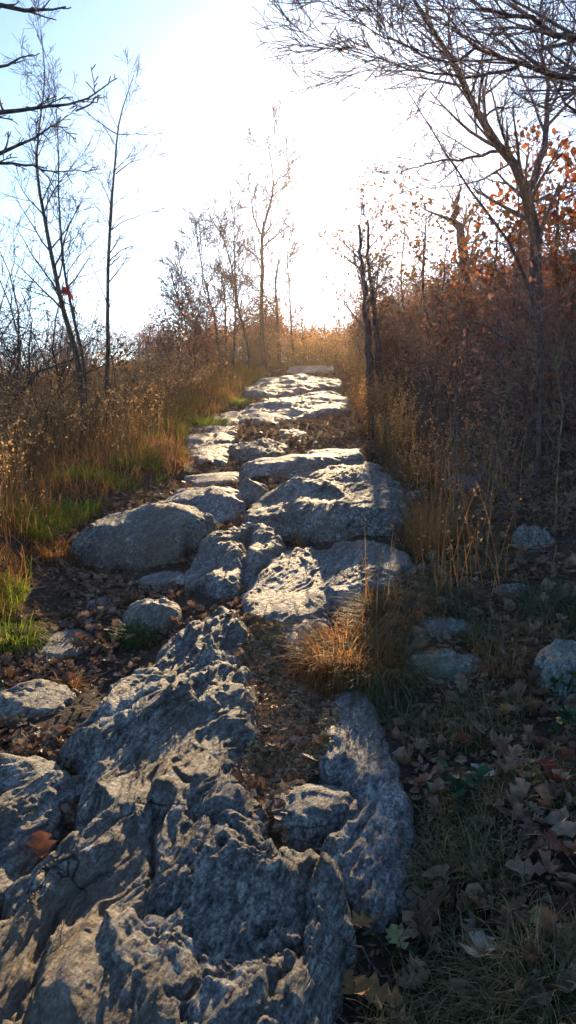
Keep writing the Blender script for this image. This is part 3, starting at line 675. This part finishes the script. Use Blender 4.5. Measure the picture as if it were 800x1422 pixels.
tree('leaning_sapling', 'long thin bare sapling leaning over the path and crossing the big trunk', 6.0,
     [([(752,480),(738,400),(715,350),(690,310),(650,262),(620,215),(590,165),(565,125)], .020, .003, -.6, 16, .4, 2, .3)], dict(BP, rmin=.002), bark='bark_red', twig='twig', seed=11, cat='sapling')
tree('bare_tree', 'near tree rooted outside the frame whose long arching limbs cross the upper right', 5.0,
     [([(1130,780),(1110,500),(1080,250),(1090,60),(1060,-200),(1080,-500)], .12, .05, .3, 7, 1.0, 2, .6)], dict(wob=.08, up=.02, nb=4, ratio=.66, spread=.75, rmin=.0022), bark='bark_red', twig='twig', seed=12,
     limbs=[([(1085,120),(960,90),(860,64),(800,52),(770,47),(740,30),(700,25),(670,10),(650,-4),(620,-30)], .040, .005, -.3, 20, .8, 3, .35),
            ([(1082,200),(960,150),(860,116),(800,108),(750,102),(720,90),(685,85),(660,65),(625,40),(600,10),(590,-20)], .036, .004, .1, 24, .75, 3, .3),
            ([(720,92),(680,104),(635,108),(590,105),(555,90),(515,75),(460,65),(420,50)], .014, .002, -.3, 24, .5, 3, .1),
            ([(660,67),(630,92),(575,70),(525,45),(490,30),(450,-4)], .012, .002, -.2, 20, .45, 3, .1),
            ([(1085,150),(1000,20),(900,-30),(800,-10),(740,-30)], .04, .008, .2, 9, .5, 3, .5),
            ([(1082,230),(950,230),(860,190),(800,160),(770,130),(740,60)], .03, .004, .3, 14, .45, 3, .45)])
# rust-leaved oaks on the right
for i, (x, Y, h, nl, lf, lab) in enumerate([
    (775, 7.6, 255, 1500, 'rust', 'rust-leaved young oak at the frame edge behind the big sinuous trunk'),
    (690, 9.2, 310, 750, 'rust', 'young oak holding dark red leaves just left of the big sinuous trunk'),
    (722, 11.0, 300, 750, 'brownleaf', 'brown-leaved young oak half hidden behind the big sinuous trunk'),
    (590, 11.5, 300, 650, 'gold', 'golden backlit young oak above the thicket left of the broken trunk'),
    (560, 14.5, 315, 500, 'gold', 'pale golden young oak right behind the twin-trunked oak'),
    (820, 10.0, 265, 1500, 'gold', 'yellow-orange young oak partly out of frame beyond the rust oak'),
    (640, 15.0, 330, 450, 'brownleaf', 'small brown-leaved oak far behind the broken trunk')]):
    b = 560
    tree('young_oak', lab, Y, [([(x+8,b),(x+4,(b+h)/2+20),(x-4,(b+h)/2-40),(x+2,h)], .05, .010, .2, 20, 1.05, 3, .12), ([(x+10,b),(x+22,(b+h)/2+10),(x+30,h+40)], .03, .008, -.3, 12, .9, 3, .2)],
         dict(BP, rmin=.003, nb=4), bark='bark_red', twig='twig', seed=60+i, leaf=(lf, nl, .07, .06), cat='oak')

# ------------------------------------------------------------------ shrubs (templates, then copies)
def shrub(name, label, group, seed, nst, hgt, top, P, twig='twig', leaf=None, spreadr=.5):
    rn = random.Random(seed); out = {}; tips = []
    for k in range(nst):
        a = rn.uniform(0, 2*math.pi); s = rn.uniform(.05, spreadr)
        branch(out, (rn.gauss(0, .07), rn.gauss(0, .07), -.05), norm((math.cos(a)*s, math.sin(a)*s, 1)), hgt*rn.uniform(.65, 1.1), P.get('r0', .010)*rn.uniform(.6, 1.2), 1, top, P, rn, tips)
    root = empty(name, (0, 0, 0), label, 'shrub', group)
    mk('stem', *tubes(out[1], 5), 'bark' if twig == 'twig_grey' else 'bark_red', root)
    mk('twigs', *join([tubes(v, 3) for k, v in out.items() if k > 1]), twig, root)
    if leaf:
        mat, n, size, sp_ = leaf; tp = np.array(tips); q = tp[rg.integers(0, len(tp), n)]+rg.normal(0, sp_, (n, 3))
        mk('foliage', *leaves(q, rg.uniform(.6, 1.4, n)*size, TINY, full=True), mat, root)
    return root
SPR = dict(wob=.20, up=.06, nb=6, ratio=.48, spread=.9, rmin=.0024, r0=.011, t0=.15)
def place(templs, spots, labels, group):
    used = set()
    for i, (x, y, sc) in enumerate(spots):
        k = i % len(templs); loc = (x, y, float(H(x, y)))
        if k not in used:
            r = templs[k]; r.location = loc; r.rotation_euler = (0, 0, random.uniform(0, 6.28)); r.scale = (sc,)*3; used.add(k)
        else: r = dup(templs[k], loc, random.uniform(0, 6.28), sc)
        r['label'] = labels[k] if isinstance(labels, list) else labels; r['group'] = group
def scat(n, x0, x1, y0, y1, ok, seed):
    rn = random.Random(seed); o = []; t = 0
    while len(o) < n and t < 20000:
        t += 1; x, y = rn.uniform(x0, x1), rn.uniform(y0, y1)
        if ok(x, y) and all((x-a)**2+(y-b)**2 > .09 for a, b in o): o.append((x, y))
    return o
g1 = 'brown shrubs packed in the thicket right of the path'
rt = [shrub('bare_shrub', '', g1, 100+i, 7, 1.5, 3, SPR, leaf=('brownleaf', 420, .045, .05)) for i in range(4)]
sp_ = scat(92, 0, 12, 5.6, 22, lambda x, y: rightx(y)+(.9 if y < 7 else .45)+.02*y < x < rightx(y)+5.5, 1)+[(2.05, 6.35), (2.4, 6.45), (1.85, 6.75), (2.7, 6.3)]
place(rt, [(x, y, random.uniform(.75, 1.25)*(1.0 if y > 8.5 else .85 if (y > 6.6 or x > 1.8) else .5)) for x, y in sp_], 'brown twiggy shrub with shrivelled leaves packed in the thicket right of the path', g1)
g5 = 'small bare shrubs over the leaf-strewn slope'
st = [shrub('bare_shrub', '', g5, 190+i, 4, .75, 3, dict(SPR, r0=.006, rmin=.0016, wob=.3)) for i in range(3)]
place(st, [(1.5,4.3,.8), (2.0,4.9,1.0), (1.35,5.1,.9), (2.7,5.2,1.1), (1.7,5.7,1.0), (2.3,5.9,1.1), (3.1,6.0,1.2), (2.9,4.4,.8), (1.2,6.2,.9), (2.35,4.2,.6)], 'small sparse bare shrub standing over the leaf-strewn slope in front of the thicket', g5)
g2 = 'leafless shrubs along the slope left of the path'
lt = [shrub('bare_shrub', '', g2, 120+i, 7, 1.35, 3, dict(SPR, wob=.24), twig='twig' if i < 3 else 'twig_grey', leaf=('brownleaf', 220, .035, .06)) for i in range(4)]
sp_ = scat(74, -9, 0, 8.8, 23, lambda x, y: bankx(y)-5.0 < x < bankx(y)-(1.5 if y < 11 else .5 if y < 14 else .25), 2)
place(lt, [(x, y, random.uniform(.75, 1.15)*(.52 if bankx(y)-x < 2.4 else .9)) for x, y in sp_], 'leafless twiggy shrub in the brush on the slope left of the path', g2)
g3 = 'tall curving bare shrubs against the sky at the left edge'
ct = [shrub('bare_shrub', '', g3, 140+i, 8, 2.7, 3, dict(SPR, nb=6, wob=.28, up=.03, r0=.024, rmin=.0035), twig='twig_grey', spreadr=.9) for i in range(3)]
place(ct, [(-3.5, 8.8, .9), (-4.4, 9.8, 1.0), (-2.9, 9.9, .8), (-5.4, 11.5, 1.1), (-4.2, 11.8, 1.0), (-6.0, 13.6, 1.2), (-6.8, 15.5, 1.3)], 'tall tangled bare shrub with curving stems against the sky at the left edge', g3)
g4 = 'low reddish shrubs on the crest'
kt = [shrub('crest_shrub', '', g4, 160+i, 9, 1.5, 3, dict(SPR, rmin=.004, r0=.014), leaf=('brownleaf', 1500, .075, .10)) for i in range(2)]
sp_ = scat(44, -3.5, 6, 24.6, 31, lambda x, y: True, 3)
place(kt, [(x, y, random.uniform(.6, 1.1)) for x, y in sp_], 'low reddish-brown shrub on the crest where the path ends', g4)
r = shrub('leafy_shrub', 'rounded dense maroon-brown shrub standing above the brush left of the path', None, 180, 10, 1.5, 3, dict(SPR, rmin=.004), leaf=('brownleaf', 2200, .05, .10)); r.location = (-1.9, 15.5, float(H(-1.9, 15.5)))
r = shrub('leafy_shrub', 'small shrub with a few olive green leaves beside the straight sapling', None, 181, 5, 1.3, 2, SPR, leaf=('olive', 160, .05, .05)); r.location = (-2.15, 10.2, float(H(-2.15, 10.2)))
for k_ in [o for o in C.objects if o.type == 'EMPTY' and 'group' in o and not o['group']]: del k_['group']

# pink tape tied round the second stem
q = at(91, 404, 8.95); vv = []; ff = []
root = empty('trail_tape', q, 'bright pink-red tape tied round a thin bare stem', 'tape')
ring = []
th = np.linspace(0, 2*math.pi, 13)[:-1]
for z_ in (-.035, .035):
    for t in th: vv.append(q+np.array([.034*math.cos(t), .034*math.sin(t), z_+.004*math.sin(3*t)]))
for t in range(12): ff.append((t, (t+1) % 12, 12+(t+1) % 12, 12+t))
mk('wrap', vv, ff, 'ribbon', root)
for s, l_ in ((-.6, .11), (.8, .15)):
    vv = []; ff = []
    for j in range(6):
        t = j/5; vv += [q+np.array([.024*(1 if s > 0 else -1)+s*l_*t*.5+.006*math.sin(j*2), -.03, -l_*t*1.0+.015]), q+np.array([.024*(1 if s > 0 else -1)+s*l_*t*.5+.006*math.sin(j*2)+.004, .0, -l_*t*1.0+.015+.06*(1-.3*t)])]
        if j: b = 2*j; ff.append((b-2, b-1, b+1, b))
    mk('tail', vv, ff, 'ribbon', root)

# ------------------------------------------------------------------ grass
def pts_in(n, x0, x1, y0, y1, dens, avoid=True):
    """random points on the ground weighted by dens(x, y) in 0..1, nearer points more likely"""
    out = []; got = 0
    while got < n:
        y = y0+(y1-y0)*rg.random(60000)**1.4; x = rg.uniform(x0, x1, 60000)
        k = rg.random(60000) < dens(x, y)
        x, y = x[k], y[k]
        if avoid:
            k = ~onrock(x, y); x, y = x[k], y[k]
        out.append(np.stack([x, y], 1)); got += len(x)
        if len(x) < 20: break
    P = np.concatenate(out)[:n]; return np.column_stack([P, H(P[:, 0], P[:, 1])])
def bl(x, y): return bankx(y)-x       # metres into the left bank
def rr(x, y): return x-rightx(y)      # metres beyond the right edge
S0 = lambda a, b, v: sstep(a, b, v)
P = pts_in(80000, -7, .6, 2.6, 20, lambda x, y: S0(0, .12, bl(x, y))*S0(-.35, .25, fbm(x*1.7, y*1.7, 2, 3)+.35)*S0(6, 3, bl(x, y)))
d1, d2 = blades(P, rg.uniform(.10, .34, len(P)), .003+.0004*P[:, 1], (.1, 1.1), (.1, .6)), None
tag(mk('dry_grass', *d1, 'dry_red', smooth=False), 'matted rust and straw coloured grass covering the bank left of the path', 'grass', kind='stuff')
P = pts_in(16000, -5, .6, 2.6, 20, lambda x, y: S0(0, .05, bl(x, y))*S0(.9, .3, bl(x, y))*S0(.0, .35, fbm(x*1.3+4, y*1.3, 7, 3)+.12))
tag(mk('green_grass', *blades(P, rg.uniform(.06, .17, len(P)), .005+.0004*P[:, 1], (.05, .8), (.1, .5)), 'green', smooth=False), 'bright yellow-green grass patches along the rim of the left bank', 'grass', kind='stuff')
def stalks(P, Hh, name, label, mat='dry', seeds=10, lean=.45, hw=.0035):
    N = len(P); az = rg.uniform(0, 6.28, N)
    parts = [blades(P, Hh, hw*2, (.0, lean), (.02, .10), 3, az)]
    o = tag(mk(name, *parts[0], mat, smooth=False), label, 'grass', kind='stuff')
    # seed heads along the upper third of each stalk
    V = parts[0][0].reshape(N, 8, 3); tip = (V[:, 6]+V[:, 7])/2; mid = (V[:, 4]+V[:, 5])/2
    t = 1.05-1.3*rg.random((N, seeds))**1.5; q = mid[:, None]+(tip-mid)[:, None]*t[:, :, None]+rg.normal(0, .012, (N, seeds, 3))
    q = q.reshape(-1, 3); sz = (.006+.016*rg.random(len(q))**2)*(.7+.10*q[:, 1])
    s = mk('seed_heads', *leaves(q, sz, TINY, full=True), 'seed', smooth=False); s.parent = o; s['kind'] = 'stuff'
    return o
P = pts_in(4200, -6, .4, 3.6, 15, lambda x, y: S0(.12, .5, bl(x, y))*S0(-.2, .4, fbm(x*.9, y*.9, 12, 2)+.2)*S0(4.5, 1.5, bl(x, y)))
stalks(P, rg.uniform(.30, .80, len(P)), 'tall_grass', 'tall tan grass with pale backlit seed heads on the left bank')
P = pts_in(1500, -1, 6, 3.8, 24, lambda x, y: S0(.05, .3, rr(x, y))*S0(1.0, .4, rr(x, y))*S0(-.1, .4, fbm(x*1.1, y*1.1, 14, 2)+.05)*(.12+.88*S0(4.5, 8, y)))
stalks(P, rg.uniform(.25, .65, len(P)), 'tall_grass', 'thin reddish tan grass stems edging the right side of the path', 'dry_red', 6)
P = pts_in(3500, -4, 5, 21.5, 27, lambda x, y: 1+0*x, False)
stalks(P, rg.uniform(.4, 1.0, len(P)), 'tall_grass', 'pinkish tan grass glowing on the crest behind the last slab', 'dry', 6, hw=.006)
P = pts_in(55000, -.2, 4.5, 1.0, 7, lambda x, y: S0(-.02, .12, rr(x, y))*S0(-.05, .45, fbm(x*2.1, y*2.1, 21, 3)+.12)*(1-.55*S0(3.5, 5.5, y)))
tag(mk('short_grass', *blades(P, rg.uniform(.05, .17, len(P)), .0032, (.2, 1.2), (.1, .6)), 'dull', smooth=False), 'short dull green and straw grass among the leaves on the shaded right slope', 'grass', kind='stuff')
P = pts_in(9000, -1.2, 3, 5, 23, lambda x, y: S0(-.1, .15, rr(x, y))*S0(.9, .2, rr(x, y))*S0(-.2, .3, fbm(x*1.6, y*1.6, 23, 3)+.1))
tag(mk('verge_grass', *blades(P, rg.uniform(.08, .26, len(P)), .006, (.1, .8), (.1, .5)), 'dry', smooth=False), 'dry matted grass along the upper right verge of the path', 'grass', kind='stuff')

def tuft(px, py, rad, ln, n, mat, label, lean=(.1, 1.0), curl=(.1, .55), wd=.004, mat2=None):
    c = W(px, py); a = rg.uniform(0, 6.28, n); r = rad*np.sqrt(rg.random(n))*.5
    P = np.column_stack([c[0]+r*np.cos(a), c[1]+r*np.sin(a)]); P = np.column_stack([P, H(P[:, 0], P[:, 1])-.01])
    loc = (c[0], c[1], float(H(*c)))
    V, F_ = blades(P, rg.uniform(.55, 1.1, n)*ln, wd, lean, curl, 4, a+rg.normal(0, .7, n))
    return tag(mk('grass_tuft', V, F_, mat, loc=loc, smooth=False), label, 'grass tuft')
tuft(480, 925, .32, .29, 1900, 'dry_red', 'orange-tinged tan grass tuft spilling over the edge of the middle slab')
tuft(530, 945, .32, .26, 1500, 'dull', 'olive and straw grass tuft between the orange tuft and the flat-faced stone', wd=.0035)
tuft(545, 862, .36, .24, 1200, 'dry', 'straw grass tuft behind the orange-tinged tuft', wd=.004)
tuft(190, 892, .14, .15, 380, 'deepgreen', 'bright fresh green grass tuft in front of the round-topped stone', wd=.005)
tuft(620, 845, .26, .24, 500, 'bluegreen', 'spreading blue-green grass tuft behind the oblong stone', wd=.005)
tuft(750, 850, .24, .24, 460, 'bluegreen', 'blue-green grass tuft near the half-out-of-frame boulder', wd=.005)
tuft(690, 925, .22, .22, 460, 'dry', 'fine dry straw tuft right of the flat-faced stone', (.2, 1.2), wd=.0025)
tuft(560, 1000, .20, .16, 420, 'dull', 'thin drooping grass tuft beside the top of the smooth shaded slab', (.3, 1.3), wd=.0025)
tuft(770, 1400, .30, .20, 900, 'dull', 'dense olive grass tuft in the lowest shaded corner', (.2, 1.2), wd=.003)
tuft(640, 1230, .20, .16, 420, 'dull', 'straggly grass tuft between scattered dead leaves right of the shaded slab', (.4, 1.4), wd=.0025)
tuft(96, 955, .09, .11, 200, 'dry_red', 'small yellow-orange tuft growing at the tip of the wedge-shaped stone')
tuft(18, 892, .22, .18, 500, 'green', 'bright yellow-green tuft on the lowest corner of the left bank')
tuft(75, 775, .22, .20, 500, 'dry_red', 'rusty tuft on the bank edge above the leaf-filled hollow')
tuft(50, 742, .20, .20, 420, 'green', 'fresh green tuft sprouting from the rusty bank')
tuft(595, 775, .20, .50, 200, 'dry', 'tall yellowish grass stems at the right end of the middle slab', (.0, .35), (.02, .16), wd=.004)
tuft(285, 590, .6, .22, 800, 'green', 'sunlit green grass mound above the sloping slab', wd=.008)
tuft(330, 560, .5, .20, 500, 'green', 'yellow-green grass mound beside the humped pale slab', wd=.009)
tuft(525, 545, .6, .30, 500, 'gold', 'golden backlit grass tuft at the foot of the twin-trunked oak', wd=.009)

# ------------------------------------------------------------------ dead leaves, chips, twigs
pk = np.array([W(*p) for p in [(335,870),(372,880),(400,930),(440,930),(452,985),(440,1040),(400,1085),(385,1130),(372,1170),(345,1130),(340,1000)]])
def inpoly(x, y, poly, e=0.0): return sdist(np.asarray(x, float), np.asarray(y, float), poly) > e
def lift(P, dz=.006): P[:, 2] = rocktop(P[:, 0], P[:, 1])+dz; return P
P1 = pts_in(15000, -.3, 5, .9, 9, lambda x, y: S0(-.04, .08, rr(x, y))*S0(-.5, .3, fbm(x*1.8, y*1.8, 31, 3)+.2))
P2 = pts_in(4500, -3.2, .1, 2.2, 7.5, lambda x, y: S0(.12, -.05, bl(x, y))*S0(.25, -.1, rr(x, y))*S0(-.3, .2, fbm(x*2.2, y*2.2, 33, 3)))
P4 = pts_in(5000, -2.5, 3, 5.5, 23, lambda x, y: S0(.1, -.1, bl(x, y))*S0(.9, .2, rr(x, y)))
P3 = pts_in(4000, -6, 7, 8, 27, lambda x, y: .35+0*x)
P = np.concatenate([P1, P2, P3, P4])
P = P[~inpoly(P[:, 0], P[:, 1], pk, -.03)]; P[:, 2] += .008+rg.uniform(0, .02, len(P))
sz = (.026+.07*rg.random(len(P))**1.8+.0015*P[:, 1])*np.where((P[:, 0] < 0) & (P[:, 1] < 9), .68, 1)
V, F_ = leaves(P, sz, OAK+RND+TINY[:1], .65)
tag(mk('leaf_litter', V, F_, 'litter'), 'brown dead oak leaves strewn over the soil and grass', 'leaves', kind='stuff')
P = pts_in(32000, -.8, .6, 2.0, 5, lambda x, y: inpoly(x, y, pk, -.06)*1.0, False)
k = rocktop(P[:, 0], P[:, 1])-H(P[:, 0], P[:, 1]) < .05; P = P[k]; P = lift(P, .004)
tag(mk('path_chips', *leaves(P, rg.uniform(.008, .026, len(P)), TINY+RND[:1], .7), 'chips'), 'golden brown leaf crumbs and chips filling the pocket between the slabs', 'leaf crumbs', kind='stuff')
P = pts_in(9000, -3, 3, 1.2, 9, lambda x, y: S0(.1, -.1, bl(x, y))*1.0*(rr(x, y) < .8)); P[:, 2] += .004
tag(mk('leaf_crumbs', *leaves(P, rg.uniform(.008, .026, len(P)), TINY, .6), 'litter'), 'fine crumbled leaves over the bare soil beside the rocks', 'leaf crumbs', kind='stuff')
P = pts_in(230, -.8, .6, 2.0, 5, lambda x, y: inpoly(x, y, pk, -.05)*1.0, False); P = lift(P, .012)
tag(mk('pocket_leaves', *leaves(P, rg.uniform(.025, .055, len(P)), OAK+RND, .8), 'litter'), 'broken brown leaves mixed into the crumbs between the slabs', 'leaves', kind='stuff')
P = pts_in(900, -3, 4.5, 1.1, 9, lambda x, y: (S0(.1, -.1, bl(x, y))*(rr(x, y) < 3))*1.0); n = len(P)
a = rg.uniform(0, 6.28, n); l_ = rg.uniform(.03, .16, n); it = []
for i in range(n):
    d_ = np.array([math.cos(a[i]), math.sin(a[i]), rg.normal(.05, .12)])*l_[i]; p0 = P[i]+[0, 0, .02]; it.append(([tuple(p0), tuple(p0+d_*.5+rg.normal(0, .006, 3)), tuple(p0+d_)], [.0018, .0014, .0008]))
tag(mk('twig_litter', *tubes(it, 4), 'twig'), 'thin broken twigs lying through the dead leaves', 'twigs', kind='stuff')
for (px, py, s, mt, yaw, lab) in [
    (665,1338,.135,'l_pale',2.8,'large pale tan oak leaf lying flat near the lowest grass tuft'), (587,1300,.11,'l_tan',.9,'tan curled oak leaf below the smooth shaded slab'),
    (507,1292,.09,'l_ochre',2.2,'narrow yellowish leaf at the lower tip of the shaded slab'), (552,1318,.07,'l_green',.4,'pale greenish leaf among brown ones under the shaded slab'),
    (490,1384,.11,'l_ochre',3.6,'ochre leaf with raised lobes, left one of the ochre pair'), (526,1398,.12,'l_ochre',1.2,'broad ochre leaf touching another ochre leaf near the outcrop foot'),
    (574,1378,.09,'l_tan',2.0,'small buff leaf right of the ochre pair'), (672,1084,.09,'l_grey',1.0,'pale grey leaf with a bright face on the dark slope'),
    (584,1098,.07,'l_orange',2.6,'small orange-tan leaf close to the shaded slab'), (755,1302,.10,'l_green',.2,'greenish yellow leaf above the lowest grass tuft'),
    (730,1222,.11,'l_tan',1.4,'dusty tan folded leaf in the middle of the dark slope'), (788,1194,.10,'l_orange',1.7,'orange-red leaf at the frame edge on the dark slope'),
    (428,1200,.09,'l_brown',1.5,'dark brown leaf resting in the dip between outcrop and shaded slab'), (686,1128,.09,'l_brown',2.2,'long brown leaf standing on edge under the pale grey leaf'),
    (645,1396,.08,'l_tan',.8,'crumpled tan leaf on pebbly soil near the picture bottom'), (60,1208,.10,'l_orange',.3,'orange-brown leaf stuck in the crack beside the low slab'),
    (676,996,.09,'l_pale',2.4,'pale star-shaped leaf below the flat-faced stone'), (716,994,.09,'l_tan',1.9,'light brown leaf on edge left of the seedlings'),
    (770,1098,.13,'l_red',.2,'dark red leaf lying at the frame edge under the seedlings'), (700,1000,.08,'l_ochre',2.9,'small ochre leaf lying between the pale star leaf and the seedlings')]:
    c = W(px, py); z = float(rocktop(np.array([c[0]]), np.array([c[1]]))[0])+.028
    tv, tf = leaf_template('oak', random.choice([.5, .9, .3]), px); v = tv*s*np.array([1, 1, 1.0])
    ca, sa = math.cos(yaw), math.sin(yaw); tl = random.uniform(-.35, .45)
    v = np.stack([v[:, 0]*ca-v[:, 1]*sa, v[:, 0]*sa+v[:, 1]*ca, v[:, 2]], 1)
    v = np.stack([v[:, 0], v[:, 1]*math.cos(tl)-v[:, 2]*math.sin(tl), v[:, 1]*math.sin(tl)+v[:, 2]*math.cos(tl)], 1)+np.array([c[0], c[1], z])
    tag(mk('oak_leaf', v, tf, mt, loc=(c[0], c[1], z)), lab, 'leaf')
P = pts_in(260, .1, 1.4, 1.2, 2.3, lambda x, y: (rr(x, y) > .05)*1.0); sz = rg.uniform(.008, .022, len(P))
vs, fs = [], []
ic = np.array([(1,0,0),(-1,0,0),(0,1,0),(0,-1,0),(0,0,1),(0,0,-1)], float); icf = np.array([(0,2,4),(2,1,4),(1,3,4),(3,0,4),(2,0,5),(1,2,5),(3,1,5),(0,3,5)])
for i, (p, s) in enumerate(zip(P, sz)):
    vs.append(p+ic*s*np.array([rg.uniform(.7, 1.4), rg.uniform(.7, 1.4), .55])*rg.uniform(.8, 1.2, (6, 1))); fs.append(icf+6*i)
tag(mk('pebbles', np.concatenate(vs), np.concatenate(fs), 'rock'), 'small grey pebbles in bare soil at the lower edge of the slope', 'pebbles', kind='stuff')
# dead twigs and stems in front of the thicket
def stick(name, label, px, Y0, Y1, r0, r1, mat, seed, nb=6, L=.3, ground=False, cat='branch', seeds=None):
    rn = random.Random(seed); k = len(px)
    pts = [at(a, b, Y0+(Y1-Y0)*i/(k-1)) for i, (a, b) in enumerate(px)]
    if ground: pts = [np.array([pts[0][0], pts[0][1], float(H(pts[0][0], pts[0][1]))-.03])]+pts
    p, r = resample(pts, list(np.linspace(r0, r1, len(pts))), 16); p = [tuple(c+rn.gauss(0, .006) for c in q) for q in p]
    root = empty(name, p[0], label, cat)
    mk('stem', *tubes([(p, r)], 6), mat, root)
    for k in range(nb):
        out = {}; along(p[:-1], r[:-1], .2+.75*k/nb, 1, L, 2, dict(BP, rmin=.0016), rn, out, [])
        mk('twig', *join([tubes(v, 3) for v in out.values()]), mat, root)
stick('dead_branch', 'long dead branch slanting down through the brush beside the thicket', [(632,560),(632,595),(660,640),(700,690),(722,720)], 5.6, 5.0, .006, .010, 'bark_red', 1)
stick('dead_branch', 'thin dark branch arching across the thicket below the broken trunk', [(600,410),(640,435),(690,462),(745,488),(800,505)], 5.6, 5.0, .004, .009, 'bark_red', 2, 8, .35)
stick('dead_branch', 'upright dark stick standing in the brush above the pale ribbed stone', [(634,664),(632,600),(631,540),(640,500)], 5.7, 5.7, .009, .004, 'bark_red', 3, 5, .3, True)
stick('dead_branch', 'slender branch reaching from the thicket toward the path', [(720,560),(680,545),(640,520),(600,500),(575,508)], 5.0, 5.6, .008, .003, 'bark_red', 4, 7, .25)
stick('weed_stalk', 'straw-yellow weed stalks standing at the frame edge before the thicket', [(776,650),(778,590),(776,530),(784,470)], 4.2, 4.2, .004, .002, 'stem_yellow', 5, 9, .22, True, 'weed')
stick('weed_stalk', 'pale thin weed stalk standing alone before the thicket', [(680,700),(690,640),(700,580),(706,520)], 4.8, 4.8, .004, .002, 'stem_yellow', 6, 4, .12, True, 'weed')
stick('twig', 'thin dry twig lying across the lower right leaves', [(480,1302),(520,1340),(580,1390),(640,1412)], 1.75, 1.62, .003, .002, 'bark_red', 7, 2, .06, False, 'twig')
stick('twig', 'short straight twig lying on the middle slab beside the straw tuft', [(472,801),(500,800),(535,796)], 4.25, 4.3, .004, .003, 'stem_yellow', 8, 1, .05, False, 'twig')
stick('bramble', 'low arching bramble stem over leaves near the mossy stone', [(690,800),(660,745),(700,700),(760,720)], 4.4, 4.8, .004, .002, 'bark_red', 9, 5, .15, True, 'bramble')
# seedlings with dark green leaves at the right edge
for (px, py, lab) in [(782,975,'dark green leafy seedling in front of the lichened boulder'), (792,1030,'smaller green seedling below the one by the lichened boulder'), (640,1120,'low green rosette weed among dead leaves on the dark slope')]:
    c = W(px, py); n = 26; a = rg.uniform(0, 6.28, n); r_ = rg.uniform(.01, .07, n)
    z0 = float(H(*c)); root = empty('seedling', (c[0], c[1], z0), lab, 'plant')
    P = np.column_stack([c[0]+r_*np.cos(a), c[1]+r_*np.sin(a), z0+rg.uniform(.03, .13, n)])
    mk('foliage', *leaves(P, rg.uniform(.03, .06, n), RND, .5), 'rosette', root)
    mk('stem', *tubes([([(c[0], c[1], z0-.01), tuple((np.array([c[0], c[1], z0])+p)/2+np.array([0, 0, .01])), tuple(p)], [.002, .0015, .001]) for p in P], 3), 'rosette', root)
# ------------------------------------------------------------------ camera, sun, sky
cam = bpy.data.cameras.new('camera'); co = bpy.data.objects.new('camera', cam); C.objects.link(co)
co.location = EYE; co.rotation_euler = (math.pi/2-PITCH, 0, 0)
cam.sensor_fit = 'VERTICAL'; cam.sensor_height = 36; cam.lens = 36*F/1422; cam.clip_start = .05; cam.clip_end = 9000
SC.camera = co
SUN_EL, SUN_AZ = R(14.5), R(5.0)     # azimuth to the right of straight ahead (+Y)
sd = bpy.data.lights.new('sun', 'SUN'); sd.energy = 5.0; sd.angle = R(0.6); sd.color = (1, .72, .40)
so = bpy.data.objects.new('sun', sd); C.objects.link(so)
dirv = Vector((math.sin(SUN_AZ)*math.cos(SUN_EL), math.cos(SUN_AZ)*math.cos(SUN_EL), math.sin(SUN_EL)))
so.rotation_euler = dirv.to_track_quat('Z', 'Y').to_euler(); so.location = (3, 20, 8)
w = bpy.data.worlds.new('World'); SC.world = w; w.use_nodes = True
ns, ls = w.node_tree.nodes, w.node_tree.links; ns.clear()
ow = nd(ns, 'ShaderNodeOutputWorld'); bg = nd(ns, 'ShaderNodeBackground'); ls.new(bg.outputs[0], ow.inputs[0])
sk = nd(ns, 'ShaderNodeTexSky'); sk.sky_type = 'NISHITA'; sk.sun_disc = False
sk.sun_elevation = SUN_EL; sk.sun_rotation = SUN_AZ; sk.altitude = 200; sk.air_density = .7; sk.dust_density = .25; sk.ozone_density = 6.0
hs = nd(ns, 'ShaderNodeHueSaturation', i_Saturation=.82); ls.new(sk.outputs[0], hs.inputs['Color'])
ls.new(mixc(ns, ls, 1.0, hs.outputs[0], (.90, 1.05, .98), 'MULTIPLY'), bg.inputs[0]); bg.inputs[1].default_value = 0.15
SC.view_settings.view_transform = 'Standard'; SC.view_settings.look = 'None'; SC.view_settings.gamma = 1; SC.view_settings.exposure = 1.05
SC.render.engine = 'CYCLES'
SC.cycles.max_bounces = 6; SC.cycles.diffuse_bounces = 3; SC.cycles.glossy_bounces = 2; SC.cycles.transmission_bounces = 4; SC.cycles.transparent_max_bounces = 4
SC.cycles.sample_clamp_indirect = 4
SC.cycles.use_denoising = True

# ------------------------------------------------------------------ thin hazy volume, added to imitate sun glare veiling the trees
m, nt, ns, ls = newmat('glare_volume'); out = nd(ns, 'ShaderNodeOutputMaterial'); pv = nd(ns, 'ShaderNodeVolumePrincipled')
pv.inputs['Color'].default_value = (1.0, .80, .66, 1); pv.inputs['Density'].default_value = .0007; pv.inputs['Anisotropy'].default_value = .80
ls.new(pv.outputs[0], out.inputs['Volume'])
bx = np.array([(x, y, z) for x in (-2700, 2700) for y in (-2700, 2700) for z in (-900, 60)], float)
bx[:, 2] = np.where(bx[:, 2] < 0, float(Vg[:, 2].min())-1.0, max(float(Vg[:, 2].max()), 12.0)+1.5)
tag(mk('glare_haze', bx, [(0,1,3,2),(4,6,7,5),(0,4,5,1),(2,3,7,6),(0,2,6,4),(1,5,7,3)], m, smooth=False), 'thin warm hazy volume added to imitate glare around the low sun', 'glare_haze', kind='stuff')
SC.cycles.volume_bounces = 0
